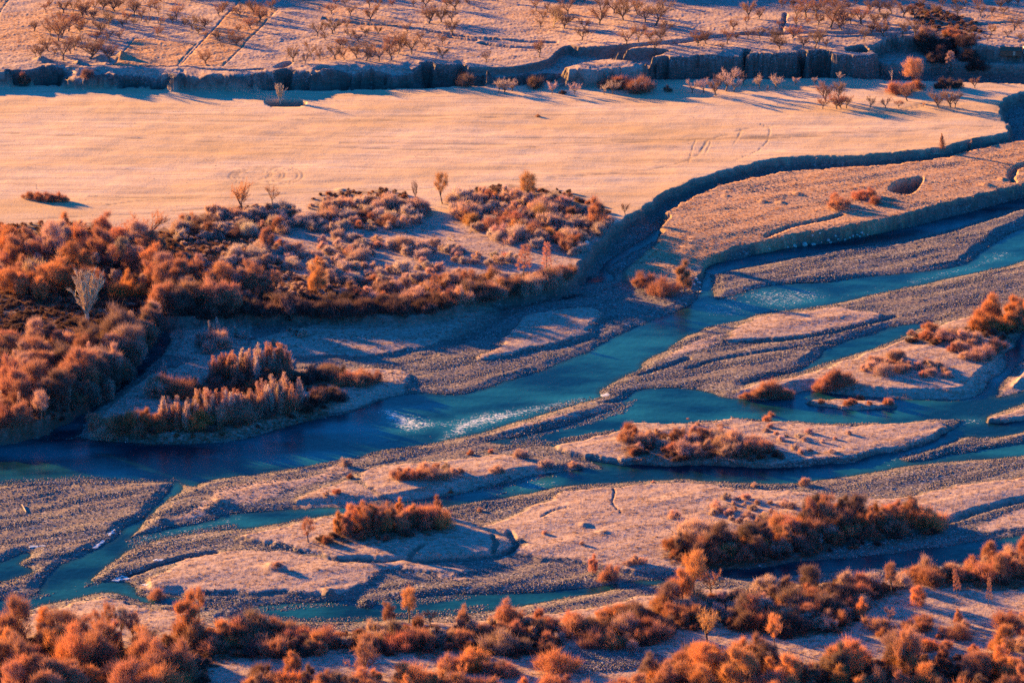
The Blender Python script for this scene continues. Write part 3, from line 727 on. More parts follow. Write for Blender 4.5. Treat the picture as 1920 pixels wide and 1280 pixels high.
def make_willow(k):
    """dense rounded tree, height 1 unit = 8 m model"""
    b = Soup(); c = Soup(); H = 8.0; w = [3.6, 4.2, 3.0, 3.8, 3.2, 4.4][k % 6]
    nl = [11, 14, 9, 12, 10, 16][k % 6]
    pts, d = bend((0, 0, -.3), (rng.normal() * .1, rng.normal() * .1, 1), 2.6, 3, .08); b.tube(pts, .26, .17, 6)
    top = pts[-1]
    for i in range(nl):
        a = 2 * math.pi * i / nl * 2.4 + rng.random(); e = (i + .5) / nl
        rr = w * .62 * math.sqrt(1 - (e * 1.0) ** 2 * .85) * (.75 + .4 * rng.random()); z = 2.2 + (H - 3.9) * e + .7 * rng.normal()
        cen = np.array([math.cos(a) * rr, math.sin(a) * rr, z])
        mid_ = top * .55 + cen * .45 + np.array([0, 0, -.2]); st_ = np.array([0, 0, 1.0 + 1.6 * rng.random()])
        b.tube([st_, mid_, cen], .12, .03, 4)
        r = w * (.34 + .16 * rng.random())
        lobe(c, cen, r * (.7 + .6 * rng.random()), 520, 1.25, .046)
        for j in range(6):
            q = unit(rng.normal(size=3) + np.array([0, 0, .6])); c.tube([cen - q * .3, cen + q * r * .8], .03, .01, 3)
    lobe(c, np.array([0, 0, H - 2.0]), w * .42, 460, 1.25, .046)
    n = 1500; a = rng.random(n) * 6.28; rr = w * .75 * np.sqrt(rng.random(n)); P = np.stack([np.cos(a) * rr, np.sin(a) * rr, .8 + 3.0 * rng.random(n)], 1)
    c.slivers(P, unit(np.stack([np.cos(a) * .5, np.sin(a) * .5, 1 + 0 * a], 1) + .4 * rng.normal(size=(n, 3))), 1.0 * (.5 + .7 * rng.random(n)), .055)
    return b, c
def make_orchard(k):
    """bare fruit tree: short leaning trunk, open vase of limbs"""
    b = Soup(); c = Soup()
    lean = rng.normal(size=2) * .22
    pts, d = bend((0, 0, -.2), (lean[0], lean[1], 1), 1.3 + .5 * rng.random(), 3, .07); b.tube(pts, .22, .17, 5)
    nl = 4 + k % 3; root = pts[-1]
    for i in range(nl):
        a = 2 * math.pi * (i + .6 * rng.random()) / nl
        p1, d1 = bend(root - d * .1 * i, (math.cos(a) * .8, math.sin(a) * .8, .9), 1.9 + .6 * rng.random(), 4, .13, .07); b.tube(p1, .12, .05, 4)
        for j in range(4):
            t0 = p1[1 + j % 4]; aa = a + rng.normal() * .9
            p2, d2 = bend(t0, (math.cos(aa) * .8, math.sin(aa) * .8, .8), 1.3 + .7 * rng.random(), 3, .16, .08); b.tube(p2, .05, .018, 3)
            for q in range(4):
                tt = p2[rng.integers(1, 4)]; p3, d3 = bend(tt, d2 + rng.normal(size=3) * .6 + np.array([0, 0, .25]), .8 + .5 * rng.random(), 2, .15, .05)
                c.tube(p3, .022, .009, 3)
                n = 22; u = rng.random(n)[:, None]; P = p3[0] * (1 - u) + p3[-1] * u
                c.slivers(P, unit(d3 + .75 * rng.normal(size=(n, 3)) + np.array([0, 0, .3])), (.7 * (.5 + rng.random(n))), .036)
    return b, c
def make_shrub(k, frost=False):
    """bush of many stems fanning from the ground in uneven domes"""
    b = Soup(); c = Soup(); w = [2.2, 2.7, 1.9, 3.1, 2.4, 2.0][k % 6]; nl = [6, 8, 5, 9, 7, 4][k % 6]
    for i in range(nl):
        a = 6.28 * i / nl + rng.random() * .8; rr = w * (.25 + .5 * rng.random()) * (i > 0); z = .7 + 1.4 * rng.random() * (1.2 - rr / w)
        cen = np.array([math.cos(a) * rr, math.sin(a) * rr, z])
        for j in range(5):
            q = cen + rng.normal(size=3) * .35
            b.tube([np.array([rr * .25 * math.cos(a) + rng.normal() * .15, rr * .25 * math.sin(a) + rng.normal() * .15, -.15]), q * [.7, .7, .55], q], .05, .018, 3)
        lobe(c, cen, w * (.30 + .14 * rng.random()), 300 if not frost else 320, 1.05 if not frost else .75, .041 if not frost else .052, .6, .95)
    n = 700; a = rng.random(n) * 6.28; rr = w * .8 * np.sqrt(rng.random(n)); P = np.stack([np.cos(a) * rr, np.sin(a) * rr, .1 + .8 * rng.random(n)], 1)
    c.slivers(P, unit(np.stack([np.cos(a) * .6, np.sin(a) * .6, 1 + 0 * a], 1) + .35 * rng.normal(size=(n, 3))), .8 * (.5 + .7 * rng.random(n)), .045)
    return b, c
def make_poplar(k):
    """slender upright sapling clump"""
    b = Soup(); c = Soup()
    for i in range(3 + k % 3):
        a = rng.random() * 6.28; r = .1 + .7 * rng.random() * (i > 0); h = 6.2 - 2.2 * rng.random() * (i > 0)
        pts, d = bend((math.cos(a) * r, math.sin(a) * r, -.2), (rng.normal() * .05, rng.normal() * .05, 1), h, 5, .03); b.tube(pts, .07, .015, 4)
        n = 330; u = rng.random(n) ** .8; seg = np.clip((u * 5).astype(int), 0, 4); f = (u * 5 - seg)[:, None]
        P = pts[seg] * (1 - f) + pts[seg + 1] * f; P = P + rng.normal(size=(n, 3)) * (.10 + .22 * (1 - u))[:, None]
        aa = rng.random(n) * 6.28
        D = unit(np.stack([np.cos(aa) * .45, np.sin(aa) * .45, np.ones(n)], 1))
        c.slivers(P, D, (1.25 * (1 - u) + .45) * (.6 + .5 * rng.random(n)), .065)
    return b, c
def make_fan(k=0):
    """tall pale bare tree whose limbs rise from low down and fan upwards"""
    b = Soup(); c = Soup()
    pts, d = bend((0, 0, -.3), (.05, 0, 1), 1.7, 3, .04); b.tube(pts, .30, .24, 6)
    for i in range(15):
        a = i * 2.4; sp_ = .12 + .40 * rng.random(); L1 = (5.6 + 1.4 * rng.random()) * (1 - .45 * sp_)
        p1, d1 = bend(pts[-1] - [0, 0, .3 * rng.random()], (math.cos(a) * sp_ * 1.1, math.sin(a) * sp_ * 1.1, 1), L1, 6, .06, .02); b.tube(p1, .13, .04, 4)
        for q in range(13):
            t_ = 1 + 5 * rng.random(); j0 = min(int(t_), 5); base = p1[j0] * (1 - t_ + j0) + p1[j0 + 1] * (t_ - j0)
            d2 = unit(d1 + rng.normal(size=3) * [.42, .42, .15] + [0, 0, .25]); L2 = 1.5 * (1.25 - t_ / 7)
            c.tube([base, base + d2 * L2 * .5, base + d2 * L2 + [0, 0, .15]], .045, .015, 3)
            n = 7; u = rng.random(n)[:, None]
            c.slivers(base + d2 * L2 * u, unit(d2 + .30 * rng.normal(size=(n, 3)) + np.array([0, 0, .25])), .8, .075)
    return b, c
def make_larch(k):
    """upright tree holding rusty foliage in loose tiers round a clear stem"""
    b = Soup(); c = Soup(); H = 8.5
    pts, d = bend((0, 0, -.3), (rng.normal() * .05, rng.normal() * .05, 1), H * .93, 5, .04); b.tube(pts, .17, .03, 5)
    for i in range(34):
        e = .22 + .76 * (i / 34); z = e * H; a = i * 2.4; Lb = 2.3 * (1 - (e - .22) * 1.05) ** .8 + .3
        q = np.array([math.cos(a), math.sin(a), .28]); base = np.array([pts[min(5, int(e * 5))][0], pts[min(5, int(e * 5))][1], z])
        b.tube([base, base + q * Lb * .8], .035, .01, 3)
        lobe(c, base + q * Lb * .62, .55 + .25 * rng.random(), 85, .42, .065, .2, .7)
    return b, c
def make_round_tree(k):
    """round-headed tree carried on a clear forked trunk"""
    b = Soup(); c = Soup(); H = 8.0
    pts, d = bend((0, 0, -.3), (rng.normal() * .12, rng.normal() * .12, 1), 2.4, 3, .06); b.tube(pts, .24, .17, 6); top = pts[-1]
    nl = 8 + k * 2
    for i in range(nl):
        a = i * 2.4 + rng.random() * .4; e = (i + .5) / nl; rr = 2.5 * math.sqrt(max(.05, 1 - (e * 1.5 - .55) ** 2)) * (.6 + .4 * rng.random()); z = 3.4 + 3.6 * e
        cen = np.array([math.cos(a) * rr * .85, math.sin(a) * rr * .85, z])
        p1 = top * .6 + cen * .4 + np.array([0, 0, .3]); b.tube([top - [0, 0, .25], p1, cen], .11, .03, 4)
        for j in range(7):
            q = unit(rng.normal(size=3) + np.array([0, 0, .5])); c.tube([cen, cen + q * .9], .025, .01, 3)
        lobe(c, cen, 1.05 + .45 * rng.random(), 330, .85, .05)
    return b, c
def make_dead(k=0):
    b = Soup(); c = Soup()
    pts, d = bend((0, 0, -.2), (0, 0, 1), 2.6, 3, .06); b.tube(pts, .2, .15, 5)
    for sx in (-1, 1):
        p1, d1 = bend(pts[-1], (.35 * sx, .1, 1), 2.6, 4, .10); b.tube(p1, .13, .05, 4)
        for j in range(4):
            p2, d2 = bend(p1[1 + j % 3], (sx * .7 * rng.random() + rng.normal() * .4, rng.normal() * .5, .8), 1.1, 3, .15); c.tube(p2, .05, .015, 3)
            c.slivers(np.repeat(p2[1:], 3, 0), unit(rng.normal(size=(9, 3)) + [0, 0, .8]), .5, .04)
    return b, c

PROTO = {}
def proto(kind, k, maker, hn, crown_mat, trunk_mat, trunk='trunk', crown='crown'):
    b, c = maker(k)
    v = np.concatenate([np.concatenate(b.v), np.concatenate(c.v)])
    h = float(np.percentile(v[:, 2], 99.6)); 
    mb = b.mesh(kind + '_' + trunk, trunk_mat); mc = c.mesh(kind + '_' + crown, crown_mat)
    PROTO.setdefault(kind, []).append((mb, mc, h, float(np.percentile(np.abs(v[:, :2]), 97)), trunk, crown))
for k in range(6): proto('willow_tree', k, make_willow, 0, M_TWIG, M_BARK)
for k in range(7): proto('orchard_tree', k, make_orchard, 0, M_TWIG, M_BARK)
for k in range(6): proto('willow_shrub', k, lambda k: make_shrub(k), 0, M_TWIG, M_BARK, 'stems', 'twigs')
for k in range(6): proto('frosted_shrub', k, lambda k: make_shrub(k, True), 0, M_FROST, M_BARK, 'stems', 'twigs')
for k in range(5): proto('poplar_sapling', k, make_poplar, 0, M_TWIG, M_PALE, 'stems', 'twigs')
for k in range(3): proto('larch_tree', k, make_larch, 0, M_TWIG, M_BARK)
for k in range(4): proto('round_tree', k, make_round_tree, 0, M_TWIG, M_BARK)
proto('fan_tree', 0, make_fan, 0, M_PALE, M_PALE)
proto('dead_tree', 0, make_dead, 0, M_PALE, M_PALE)

# ------------------------------------------------------------------ standing things on the ground
def ground_at(px, py):
    """first point of the ground that the sight line through a photo pixel meets"""
    j = int(np.clip(np.searchsorted(UU, px), 1, NC - 1))
    if abs(UU[j - 1] - px) < abs(UU[j] - px): j -= 1
    col = PV[:, j]
    i0 = int(np.clip(np.searchsorted(-VV, -(py + 60)), 0, NR - 2))
    for i in range(i0, NR - 1):
        if col[i] >= py > col[i + 1]:
            f = (col[i] - py) / (col[i] - col[i + 1] + 1e-9)
            return (float(X[i, j] * (1 - f) + X[i + 1, j] * f), float(Y[i, j] * (1 - f) + Y[i + 1, j] * f), float(Z[i, j] * (1 - f) + Z[i + 1, j] * f))
    x, y = unproj(px, py, 3.0)
    return float(x), float(y), 3.0
RUST = (.43, .190, .125); ORANGE = (.60, .245, .105); PINK = (.52, .315, .26); BROWN = (.21, .122, .105); OCH = (.52, .265, .12)
FR = (.50, .36, .33); DARK = (.12, .075, .07); FRP = (.58, .43, .39)
def vary(c, a=.16):
    k = 1 + a * rng.normal(); j = rng.normal(size=3) * .04
    return tuple(float(np.clip(v * k * (1 + jj), .01, .75)) for v, jj in zip(c, j)) + (1,)
PLANTS = []
ZONES = {}
def plant(kind, px, py, hpx, color=RUST, wide=1.0, zone=None, note=None, k=None):
    """kind, foot and height in photo pixels; the thing is built at its true place and size"""
    x, y, z = ground_at(px, py)
    sc_h = hpx / (pxm(y, z) * cp * 1.0)
    V = PROTO[kind]; mb, mc, h, w, tn, cn = V[rng.integers(len(V)) if k is None else k % len(V)]
    s = sc_h / h
    e = bpy.data.objects.new(kind, mb if False else None)
    e.empty_display_size = .3
    e.location = (x, y, z - .05)
    tl_ = .07 if kind == 'orchard_tree' else .035
    e.rotation_euler = (float(rng.normal() * tl_), float(rng.normal() * tl_), float(rng.random() * 6.28))
    wv_ = 1 + (.20 if kind == 'orchard_tree' else .1) * float(rng.normal())
    e.scale = (s * wide * wv_, s * wide * (2 - wv_), s)
    COL.objects.link(e)
    c = vary(color)
    for nm, me in ((tn, mb), (cn, mc)):
        o = bpy.data.objects.new(nm, me); o.parent = e; COL.objects.link(o)
        o.color = c
    rec = dict(o=e, kind=kind, px=px, py=py, h=hpx, col=color, zone=zone or 'valley', note=note, wide=wide * w / h)
    PLANTS.append(rec); ZONES.setdefault((rec['zone'], kind), []).append(rec)
    return e

# ------------------------------------------------------------------ trees traced one by one
# orchard on the upper terrace: feet and heights read from enlarged tiles of the photograph (origin, factor, list)
ORCH = [
 (0, 0, 4.8, [(422,108,75),(315,285,80),(318,505,85),(378,522,105),(450,465,110),(503,500,60),(578,545,190),(538,372,190),(460,325,130),(563,345,130),(628,285,150),(543,185,70),(578,118,100),(608,80,60),(670,120,100),(758,165,130),(788,140,110),(695,230,90),(730,295,70),(760,270,90),(735,390,60),(675,450,110),(690,420,80),(638,485,110),(808,535,160),(900,440,80),(862,372,80),(925,310,110),(988,355,70),(960,385,70),(1088,365,80),(1005,555,140),(853,85,80),(857,175,80),(930,90,110),(988,250,120),(1040,108,120),(1070,75,60),(1115,240,60),(1145,210,90),(1210,245,80),(1210,140,120),(1275,190,100),(1240,125,100),(1358,100,80),(1385,78,70),(1338,230,70),(1433,145,90),(1437,240,80),(1430,335,80),(1463,310,55),(1560,220,80),(1592,190,150),(1662,235,50),(1735,268,120),(1795,315,80),(1855,255,80),(1862,350,70),(1855,580,110),(1190,30,60),(1108,40,50),(445,60,60),(1455,20,50),(710,45,80)]),
 (400, 0, 4.8, [(50,140,90),(85,115,80),(108,82,60),(250,160,100),(178,120,50),(415,205,130),(370,135,110),(350,265,90),(388,240,60),(440,180,80),(528,92,80),(232,288,60),(45,365,80),(140,365,90),(215,415,90),(82,435,50),(720,560,120),(825,572,80),(880,515,110),(962,550,100),(945,330,120),(985,310,80),(1015,360,60),(1075,305,100),(1095,285,100),(1165,440,90),(1138,420,70),(1100,535,110),(1185,540,80),(1300,525,120),(1240,355,80),(1205,270,90),(1313,385,70),(1368,330,80),(1375,550,100),(1490,555,130),(1410,500,110),(1605,545,120),(1590,480,130),(1660,485,130),(1782,490,150),(1700,430,120),(1865,380,90),(1910,445,70),(1487,318,70),(1400,75,90),(1412,190,110),(1463,135,90),(1605,65,60),(1232,145,80),(1070,130,80),(1188,55,60),(1103,40,50),(805,22,30),(1803,65,70),(1908,65,80),(1490,60,70),(1750,300,80)]),
 (800, 0, 4.8, [(15,215,140),(130,200,120),(232,205,110),(235,320,120),(180,80,90),(265,95,110),(390,45,60),(145,395,80),(138,530,90),(543,565,90),(1015,515,130),(985,100,120),(968,132,40),(1080,110,70),(1050,195,90),(1135,240,180),(1160,180,110),(1022,260,80),(1232,260,120),(1272,130,110),(1205,60,70),(1393,365,110),(1420,270,100),(1550,225,130),(1568,160,170),(1765,185,150),(1688,120,110),(1890,135,120),(1793,405,130),(1897,380,140),(1425,25,30),(1770,90,90)]),
 (1200, 0, 4.8, [(42,200,120),(135,235,190),(200,50,80),(230,250,80),(215,300,90),(190,370,110),(135,465,110),(90,360,70),(515,415,110),(595,395,110),(783,395,120),(738,455,60),(832,270,80),(948,220,60),(967,165,130),(1062,175,90),(1255,245,50),(1270,70,70),(1365,70,70),(1488,160,160),(1400,250,110),(1390,165,120),(1497,220,60),(1600,225,90),(1577,135,110),(1708,250,190),(1812,275,140),(1795,160,150),(1895,220,110),(1750,60,90),(1195,380,110),(1253,440,100),(1365,345,100),(1070,348,90),(965,352,80),(867,355,50),(1457,438,100),(1565,438,150),(1605,380,90),(1668,440,90),(1660,70,80)]),
 (1520, 0, 4.8, [(455,222,140),(530,110,90),(625,130,110),(720,130,110),(830,155,110),(925,165,100),(1020,155,70),(1110,152,100),(1315,152,100),(1515,150,100),(1625,140,70),(1725,140,70),(1490,80,80),(990,65,60),(1178,65,70),(1380,60,60),(1280,50,60),(1690,80,90),(1765,45,50),(1860,50,60),(400,35,40),(555,245,110),(645,330,130),(470,375,110),(535,310,90),(655,210,90),(830,340,130),(930,340,150),(1290,300,60),(1440,310,70),(1820,275,110),(1620,310,80),(1580,370,50),(1755,335,60),(1885,370,60)]),
]
PLACE = {0: 'on upper left terrace', 1: 'above low cliff', 2: 'above middle gully', 3: 'above the tall cliff', 4: 'on upper right terrace'}
for n, (ox, oy, f, L) in enumerate(ORCH):
    for (a, b, h) in L:
        px, py = ox + a / f, oy + b / f
        big = h >= 140
        plant('orchard_tree', px, py, h / f * 1.22, (.17, .10, .085) if rng.random() < .6 else (.27, .13, .085), 1.08, PLACE[n])
# bare trees standing on the pale field
for (ox, a, b, h, c, z) in [(800,652,832,115,FR,1),(800,700,830,115,FR,1),(800,762,822,95,FR,1),(800,1128,850,105,FR,1),(800,1328,850,90,FR,1),(800,1595,852,85,FR,1),(800,1672,850,115,FR,1),(800,1900,845,115,FR,1),
        (1200,470,838,110,FR,2),(1200,580,835,115,FR,2),(1200,680,865,160,BROWN,2),(1200,840,825,115,FR,2),(1200,775,820,190,FR,2),(1200,933,765,95,BROWN,2),(1200,1075,800,110,FR,2),(1200,1228,800,110,FRP,2),(1200,1400,765,65,FR,2),(1200,1572,765,65,FR,2),(1200,1795,745,85,FR,2),
        (1520,130,905,155,BROWN,3),(1520,255,900,155,BROWN,3),(1520,870,910,150,BROWN,3),(1520,1470,795,90,BROWN,3),(1520,1155,978,150,BROWN,3),(1520,1265,970,150,BROWN,3),(1520,1295,970,130,BROWN,3),
        (1520,130,905,155,BROWN,3),(1520,108,980,90,RUST,3),(1520,232,982,130,RUST,3),(1520,275,978,110,RUST,3),(1520,315,976,120,RUST,3),(1520,535,972,100,BROWN,3),(1520,662,974,90,BROWN,3),(1520,787,972,70,RUST,3),(1520,1010,968,50,RUST,3)]:
    plant('orchard_tree', ox + a / 4.8, b / 4.8, h / 4.8 * 1.1, c, 1.0, {1: 'below the low cliff', 2: 'shaded by tall cliff', 3: 'at pale field end'}[z])
plant('poplar_sapling', 1490 - 52, 170, 10, FR, 1.0, 'shaded by tall cliff')
ONE = {}
def single(kind, px, py, h, col, wide, label, cat='tree', k=None):
    e = plant(kind, px, py, h, col, wide, None, label, k)
    PLANTS[-1]['label'] = label; PLANTS[-1]['cat'] = cat
    return e
single('fan_tree', 526, 194, 38, (.5,.4,.33), 1.0, 'lone pale bare tree standing in the dug pit near the cliff shadow')
single('fan_tree', 163, 606, 100, (.5,.4,.3), 1.05, 'tall pale bare tree fanning above the rusty wood by the back channel')
single('dead_tree', 1671, 162, 32, (.5,.4,.35), 1.0, 'dead white forked tree beside the round ochre tree')
single('round_tree', 1709, 164, 56, OCH, 1.12, 'broad ochre round-headed tree below the right end of the cliff', k=3)
single('larch_tree', 1780, 150, 54, PINK, .95, 'pink conical tree in the shade right of the ochre round tree', k=0)
single('poplar_sapling', 1769, 280, 30, RUST, 1.3, 'rusty sapling on the field edge above the dark gully')
single('poplar_sapling', 1819, 282, 22, PINK, .8, 'thin pinkish sapling standing in the gully by the log')
single('orchard_tree', 456, 391, 54, OCH, 1.0, 'tall orange forked tree at the field edge, above the thicket')
single('orchard_tree', 511, 384, 38, RUST, .8, 'slim rusty tree just right of the tall forked tree at the field edge')
single('round_tree', 829, 382, 62, OCH, .66, 'tall ochre tree with clear trunk where the track meets the field', k=1)
single('orchard_tree', 779, 377, 42, BROWN, .25, 'thin leaning pole-like bare tree at the field edge')
single('round_tree', 989, 378, 58, OCH, .85, 'tall ochre tree rising from the back of the frosted thicket', k=2)
single('willow_tree', 1118, 428, 62, RUST, .85, 'rusty spreading tree at the right corner of the thicket above the ravine')
single('orchard_tree', 1172, 402, 22, BROWN, 1.0, 'small bare tree at the tip of the field above the ravine')
single('larch_tree', 982, 520, 62, RUST, 1.0, 'rusty upright tree with tiers of leaves near the ravine mouth, left of its twin', k=0)
single('larch_tree', 1026, 516, 60, RUST, .8, 'rusty narrow upright tree nearest the ravine slope', k=1)
single('larch_tree', 818, 566, 54, RUST, .85, 'rusty conical tree at the lower edge of the thicket', k=2)
single('orchard_tree', 270, 462, 66, ORANGE, 1.25, 'broad orange bare tree with dark limbs at the left field edge')
single('willow_tree', 100, 545, 64, ORANGE, 1.15, 'big orange domed willow in the left wood above the pale tree', k=5)
single('round_tree', 230, 500, 58, PINK, .85, 'pink twisted willow left of the open-limbed tree in the wood')
single('orchard_tree', 226, 498, 44, PINK, 1.2, 'open-limbed pink tree in the middle of the left wood')
single('willow_tree', 308, 528, 60, PINK, .85, 'pink rounded willow right of centre in the left wood', k=3)
single('willow_tree', 238, 545, 40, ORANGE, .65, 'narrow red-orange willow in the dark middle of the left wood')
single('willow_tree', 500, 470, 46, RUST, .7, 'rusty willow beside the frosted bushes left of the clearing')
single('willow_tree', 420, 540, 54, RUST, 1.1, 'rusty twin-crowned willow at the right end of the left wood')
single('willow_tree', 595, 545, 50, ORANGE, .9, 'orange bushy willow in the middle of the frosted scrub')
single('round_tree', 598, 512, 34, ORANGE, .9, 'orange leaning small tree in the middle of the frosted scrub')
single('willow_tree', 1283, 546, 60, RUST, .8, 'rusty willow on the stony point beside the blue pool')
single('willow_shrub', 1243, 553, 38, RUST, 1.0, 'round rusty bush left of the willow on the stony point', 'shrub')
single('willow_shrub', 1206, 536, 26, RUST, 1.3, 'low flat rusty bush on the gravel above the stony point', 'shrub')
single('round_tree', 578, 1016, 48, RUST, .85, 'small orange round tree left of the big clump on the grassy bar', k=0)
single('round_tree', 766, 1166, 70, ORANGE, .72, 'orange forked tree in front of the pebbly shallows', k=2)
single('willow_tree', 730, 1165, 40, RUST, .75, 'lower orange tree leaning on the forked tree by the shallows')
single('orchard_tree', 808, 1170, 30, BROWN, .9, 'small brown bare bush-tree right of the forked tree by the shallows')
single('round_tree', 1301, 1115, 86, ORANGE, .9, 'tall bright orange round-headed tree at the bend of the lower channel', k=3)
single('willow_tree', 1280, 1125, 62, ORANGE, .9, 'orange spreading tree below the tall bright one at the channel bend')
single('orchard_tree', 1335, 1118, 50, ORANGE, .8, 'bare orange tree right of the tall bright one at the channel bend')
single('willow_tree', 1110, 1075, 38, RUST, .8, 'rusty small tree on the gravel bank above the lower channel')
single('willow_shrub', 1140, 1085, 34, RUST, .8, 'rusty bush right of the small tree above the lower channel', 'shrub')
single('willow_tree', 350, 1192, 88, ORANGE, .85, 'tall orange willow left of its leafy neighbour near the lower left channel', k=2)
single('round_tree', 372, 1166, 72, ORANGE, .62, 'bright orange tree with pale stems right of the tall willow', k=1)
single('willow_shrub', 293, 1123, 24, RUST, 1.0, 'small orange bush on the sandy point of the lower left bank', 'shrub')
for (a, b, h, w, k) in [(180,1205,68,.7,0),(205,1195,72,.6,1),(228,1200,70,.55,2),(250,1205,62,.7,3)]:
    plant('round_tree', a, b, h, RUST if a != 228 else PINK, w, 'in lower left clump', None, k)
single('round_tree', 687, 1268, 74, RUST, .78, 'forked orange tree with dark trunk near the bottom edge left of centre', k=1)
single('orchard_tree', 688, 1270, 60, RUST, 1.0, 'bare rusty tree tangled with the forked tree at the bottom edge')
single('orchard_tree', 865, 1280, 44, ORANGE, .8, 'small open orange tree on the bright grass at the bottom')
single('willow_shrub', 1042, 1255, 46, ORANGE, 1.15, 'round bright orange bush beside the pebble patch', 'shrub', k=3)
single('round_tree', 1454, 1213, 66, ORANGE, .75, 'bright orange tree with dark trunk in the right foreground', k=0)
single('orchard_tree', 1328, 1205, 66, OCH, .85, 'pale ochre bare tree beside the footpath in the foreground')
single('round_tree', 1671, 1112, 62, RUST, .62, 'tall rusty tree on the right bank standing clear of the bushes', k=2)
single('willow_tree', 1719, 1135, 40, ORANGE, .95, 'orange bush-like tree below the tall rusty one on the right bank')
single('larch_tree', 1795, 1118, 56, RUST, .6, 'narrow rusty tree at the shaded edge of the right clearing', k=1)
single('larch_tree', 1853, 1136, 54, RUST, .5, 'slim brown upright tree in the right clearing', k=2)
single('round_tree', 1876, 1095, 60, RUST, .7, 'rusty tree on the far right bank')
single('willow_tree', 1615, 1155, 36, ORANGE, .65, 'small orange tree at the left edge of the right clearing')
single('orchard_tree', 1668, 1165, 30, RUST, .8, 'little leaning rusty tree in the right clearing')
single('willow_tree', 1797, 1170, 32, RUST, .6, 'small rusty tree in the middle of the right clearing')
single('willow_tree', 1880, 1225, 62, ORANGE, .95, 'broad orange tree at the right edge of the foreground')
single('round_tree', 1876, 1262, 60, ORANGE, .7, 'orange tree with thin dark trunk at the lower right')
single('willow_shrub', 520, 1062, 12, PINK, 2.0, 'low pink mound of brush on the left grassy lobe', 'shrub')
single('willow_shrub', 1900, 560, 10, RUST, 1.0, 'tiny rusty tuft at the gravel edge far right', 'shrub')
for i, (a, b, h) in enumerate([(1640,400-18,14),(1568,382,20)]):
    plant('willow_shrub', a, b, h, RUST, 1.3, 'on the stony terrace')
for (a, b, h) in [(1612,372,17),(1632,368,15),(1572,392,24)]: plant('willow_shrub', a, b, h, RUST, 1.15, 'on the stony terrace')
for (a, b, h) in [(58,372,14),(75,376,15),(92,378,17),(108,377,15),(120,378,12)]: plant('willow_shrub', a, b, h, RUST, 1.3, 'in lone field patch')
for (a, b, h) in [(1150,166,22),(1170,166,20),(1135,163,16),(1206,173,32),(1190,172,20)]: plant('willow_shrub', a, b, h, RUST, 1.0, 'at tall cliff foot')
for (a, b, h) in [(46,157,19),(165,146,16),(868,160,34),(872,162,26),(1003,165,20),(1056,176,7),(1252,172,12)]: plant('willow_shrub', a, b, h, BROWN if a > 60 else RUST, .95, 'at low cliff foot')
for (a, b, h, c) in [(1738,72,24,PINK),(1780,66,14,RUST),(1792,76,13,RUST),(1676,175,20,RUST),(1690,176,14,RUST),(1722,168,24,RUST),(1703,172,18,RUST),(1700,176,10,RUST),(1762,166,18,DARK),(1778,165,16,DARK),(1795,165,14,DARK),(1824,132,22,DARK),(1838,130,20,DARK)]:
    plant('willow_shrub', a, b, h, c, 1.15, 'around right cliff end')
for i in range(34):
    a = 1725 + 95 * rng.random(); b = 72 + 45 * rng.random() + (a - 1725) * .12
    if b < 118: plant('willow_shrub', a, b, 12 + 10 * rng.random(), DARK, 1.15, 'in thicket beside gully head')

# saplings on the shaded island
def row(kind, pts, h, n, col, wide, zone, jit=5):
    P = smooth_open(np.array(pts, float), 4)
    for i in range(n):
        u = (i + .8 * rng.random()) / n * (len(P) - 1); j = min(int(u), len(P) - 2); q = P[j] * (1 - u + j) + P[j + 1] * (u - j)
        hh = h[0] + (h[1] - h[0]) * rng.random()
        plant(kind, q[0] + rng.normal() * 2, q[1] + rng.normal() * jit, hh, col[rng.integers(len(col))], wide, zone)
Z1 = 'fronting the shaded island'; Z2 = 'backing the shaded island'
row('poplar_sapling', [(300,800),(380,788),(480,772),(560,758)], (38, 56), 42, [PINK, PINK, FR, RUST], 1.5, Z1, 6)
row('willow_tree', [(180,816),(260,806),(330,796),(400,786),(480,776)], (26, 42), 26, [RUST, ORANGE, PINK], .8, Z1, 5)
row('poplar_sapling', [(400,716),(450,712),(500,702),(535,690)], (40, 60), 30, [PINK, FR, RUST], 1.4, Z2, 6)
row('willow_shrub', [(395,722),(470,722),(560,712),(640,705)], (16, 30), 22, [BROWN, RUST, DARK], 1.1, Z2, 5)
row('willow_tree', [(285,748),(320,742),(365,728)], (26, 40), 9, [RUST, PINK], .8, Z2, 5)
row('willow_shrub', [(560,770),(600,752),(640,740)], (12, 24), 14, [BROWN, DARK], 1.1, Z1, 6)
for (a, b, h) in [(534,770,42),(565,764,34),(575,762,28),(505,770,50),(310,712,38),(398,635,34),(408,630,36),(441,632,28)]:
    plant('poplar_sapling', a, b, h, FRP, 1.1, 'apart on shaded island')
for (a, b, h) in [(381,648,30),(405,648,34),(418,652,28),(392,660,24)]: plant('willow_tree', a, b, h, PINK, .75, 'at shaded island head')
for (a, b, h) in [(557,628,12),(570,630,15),(565,632,9),(455,634,14),(513,648,12),(545,620,8)]: plant('frosted_shrub', a, b, h, FRP, .9, 'on shaded grassy flat')
for (a, b, h) in [(655,718,26),(672,722,28),(690,722,26),(706,716,20),(640,722,20),(680,712,24)]: plant('willow_shrub', a, b, h, RUST, 1.1, 'on shaded island tip')
# orange clump on the grassy bar
for i in range(22):
    u = i / 21; plant('willow_tree', 640 + 190 * u + rng.normal() * 4, 1004 - 22 * u + rng.normal() * 5 + (0 if i % 2 else -10), 44 + 10 * rng.random() - 14 * u * u, RUST if i % 3 else ORANGE, .72, 'in grassy bar clump')

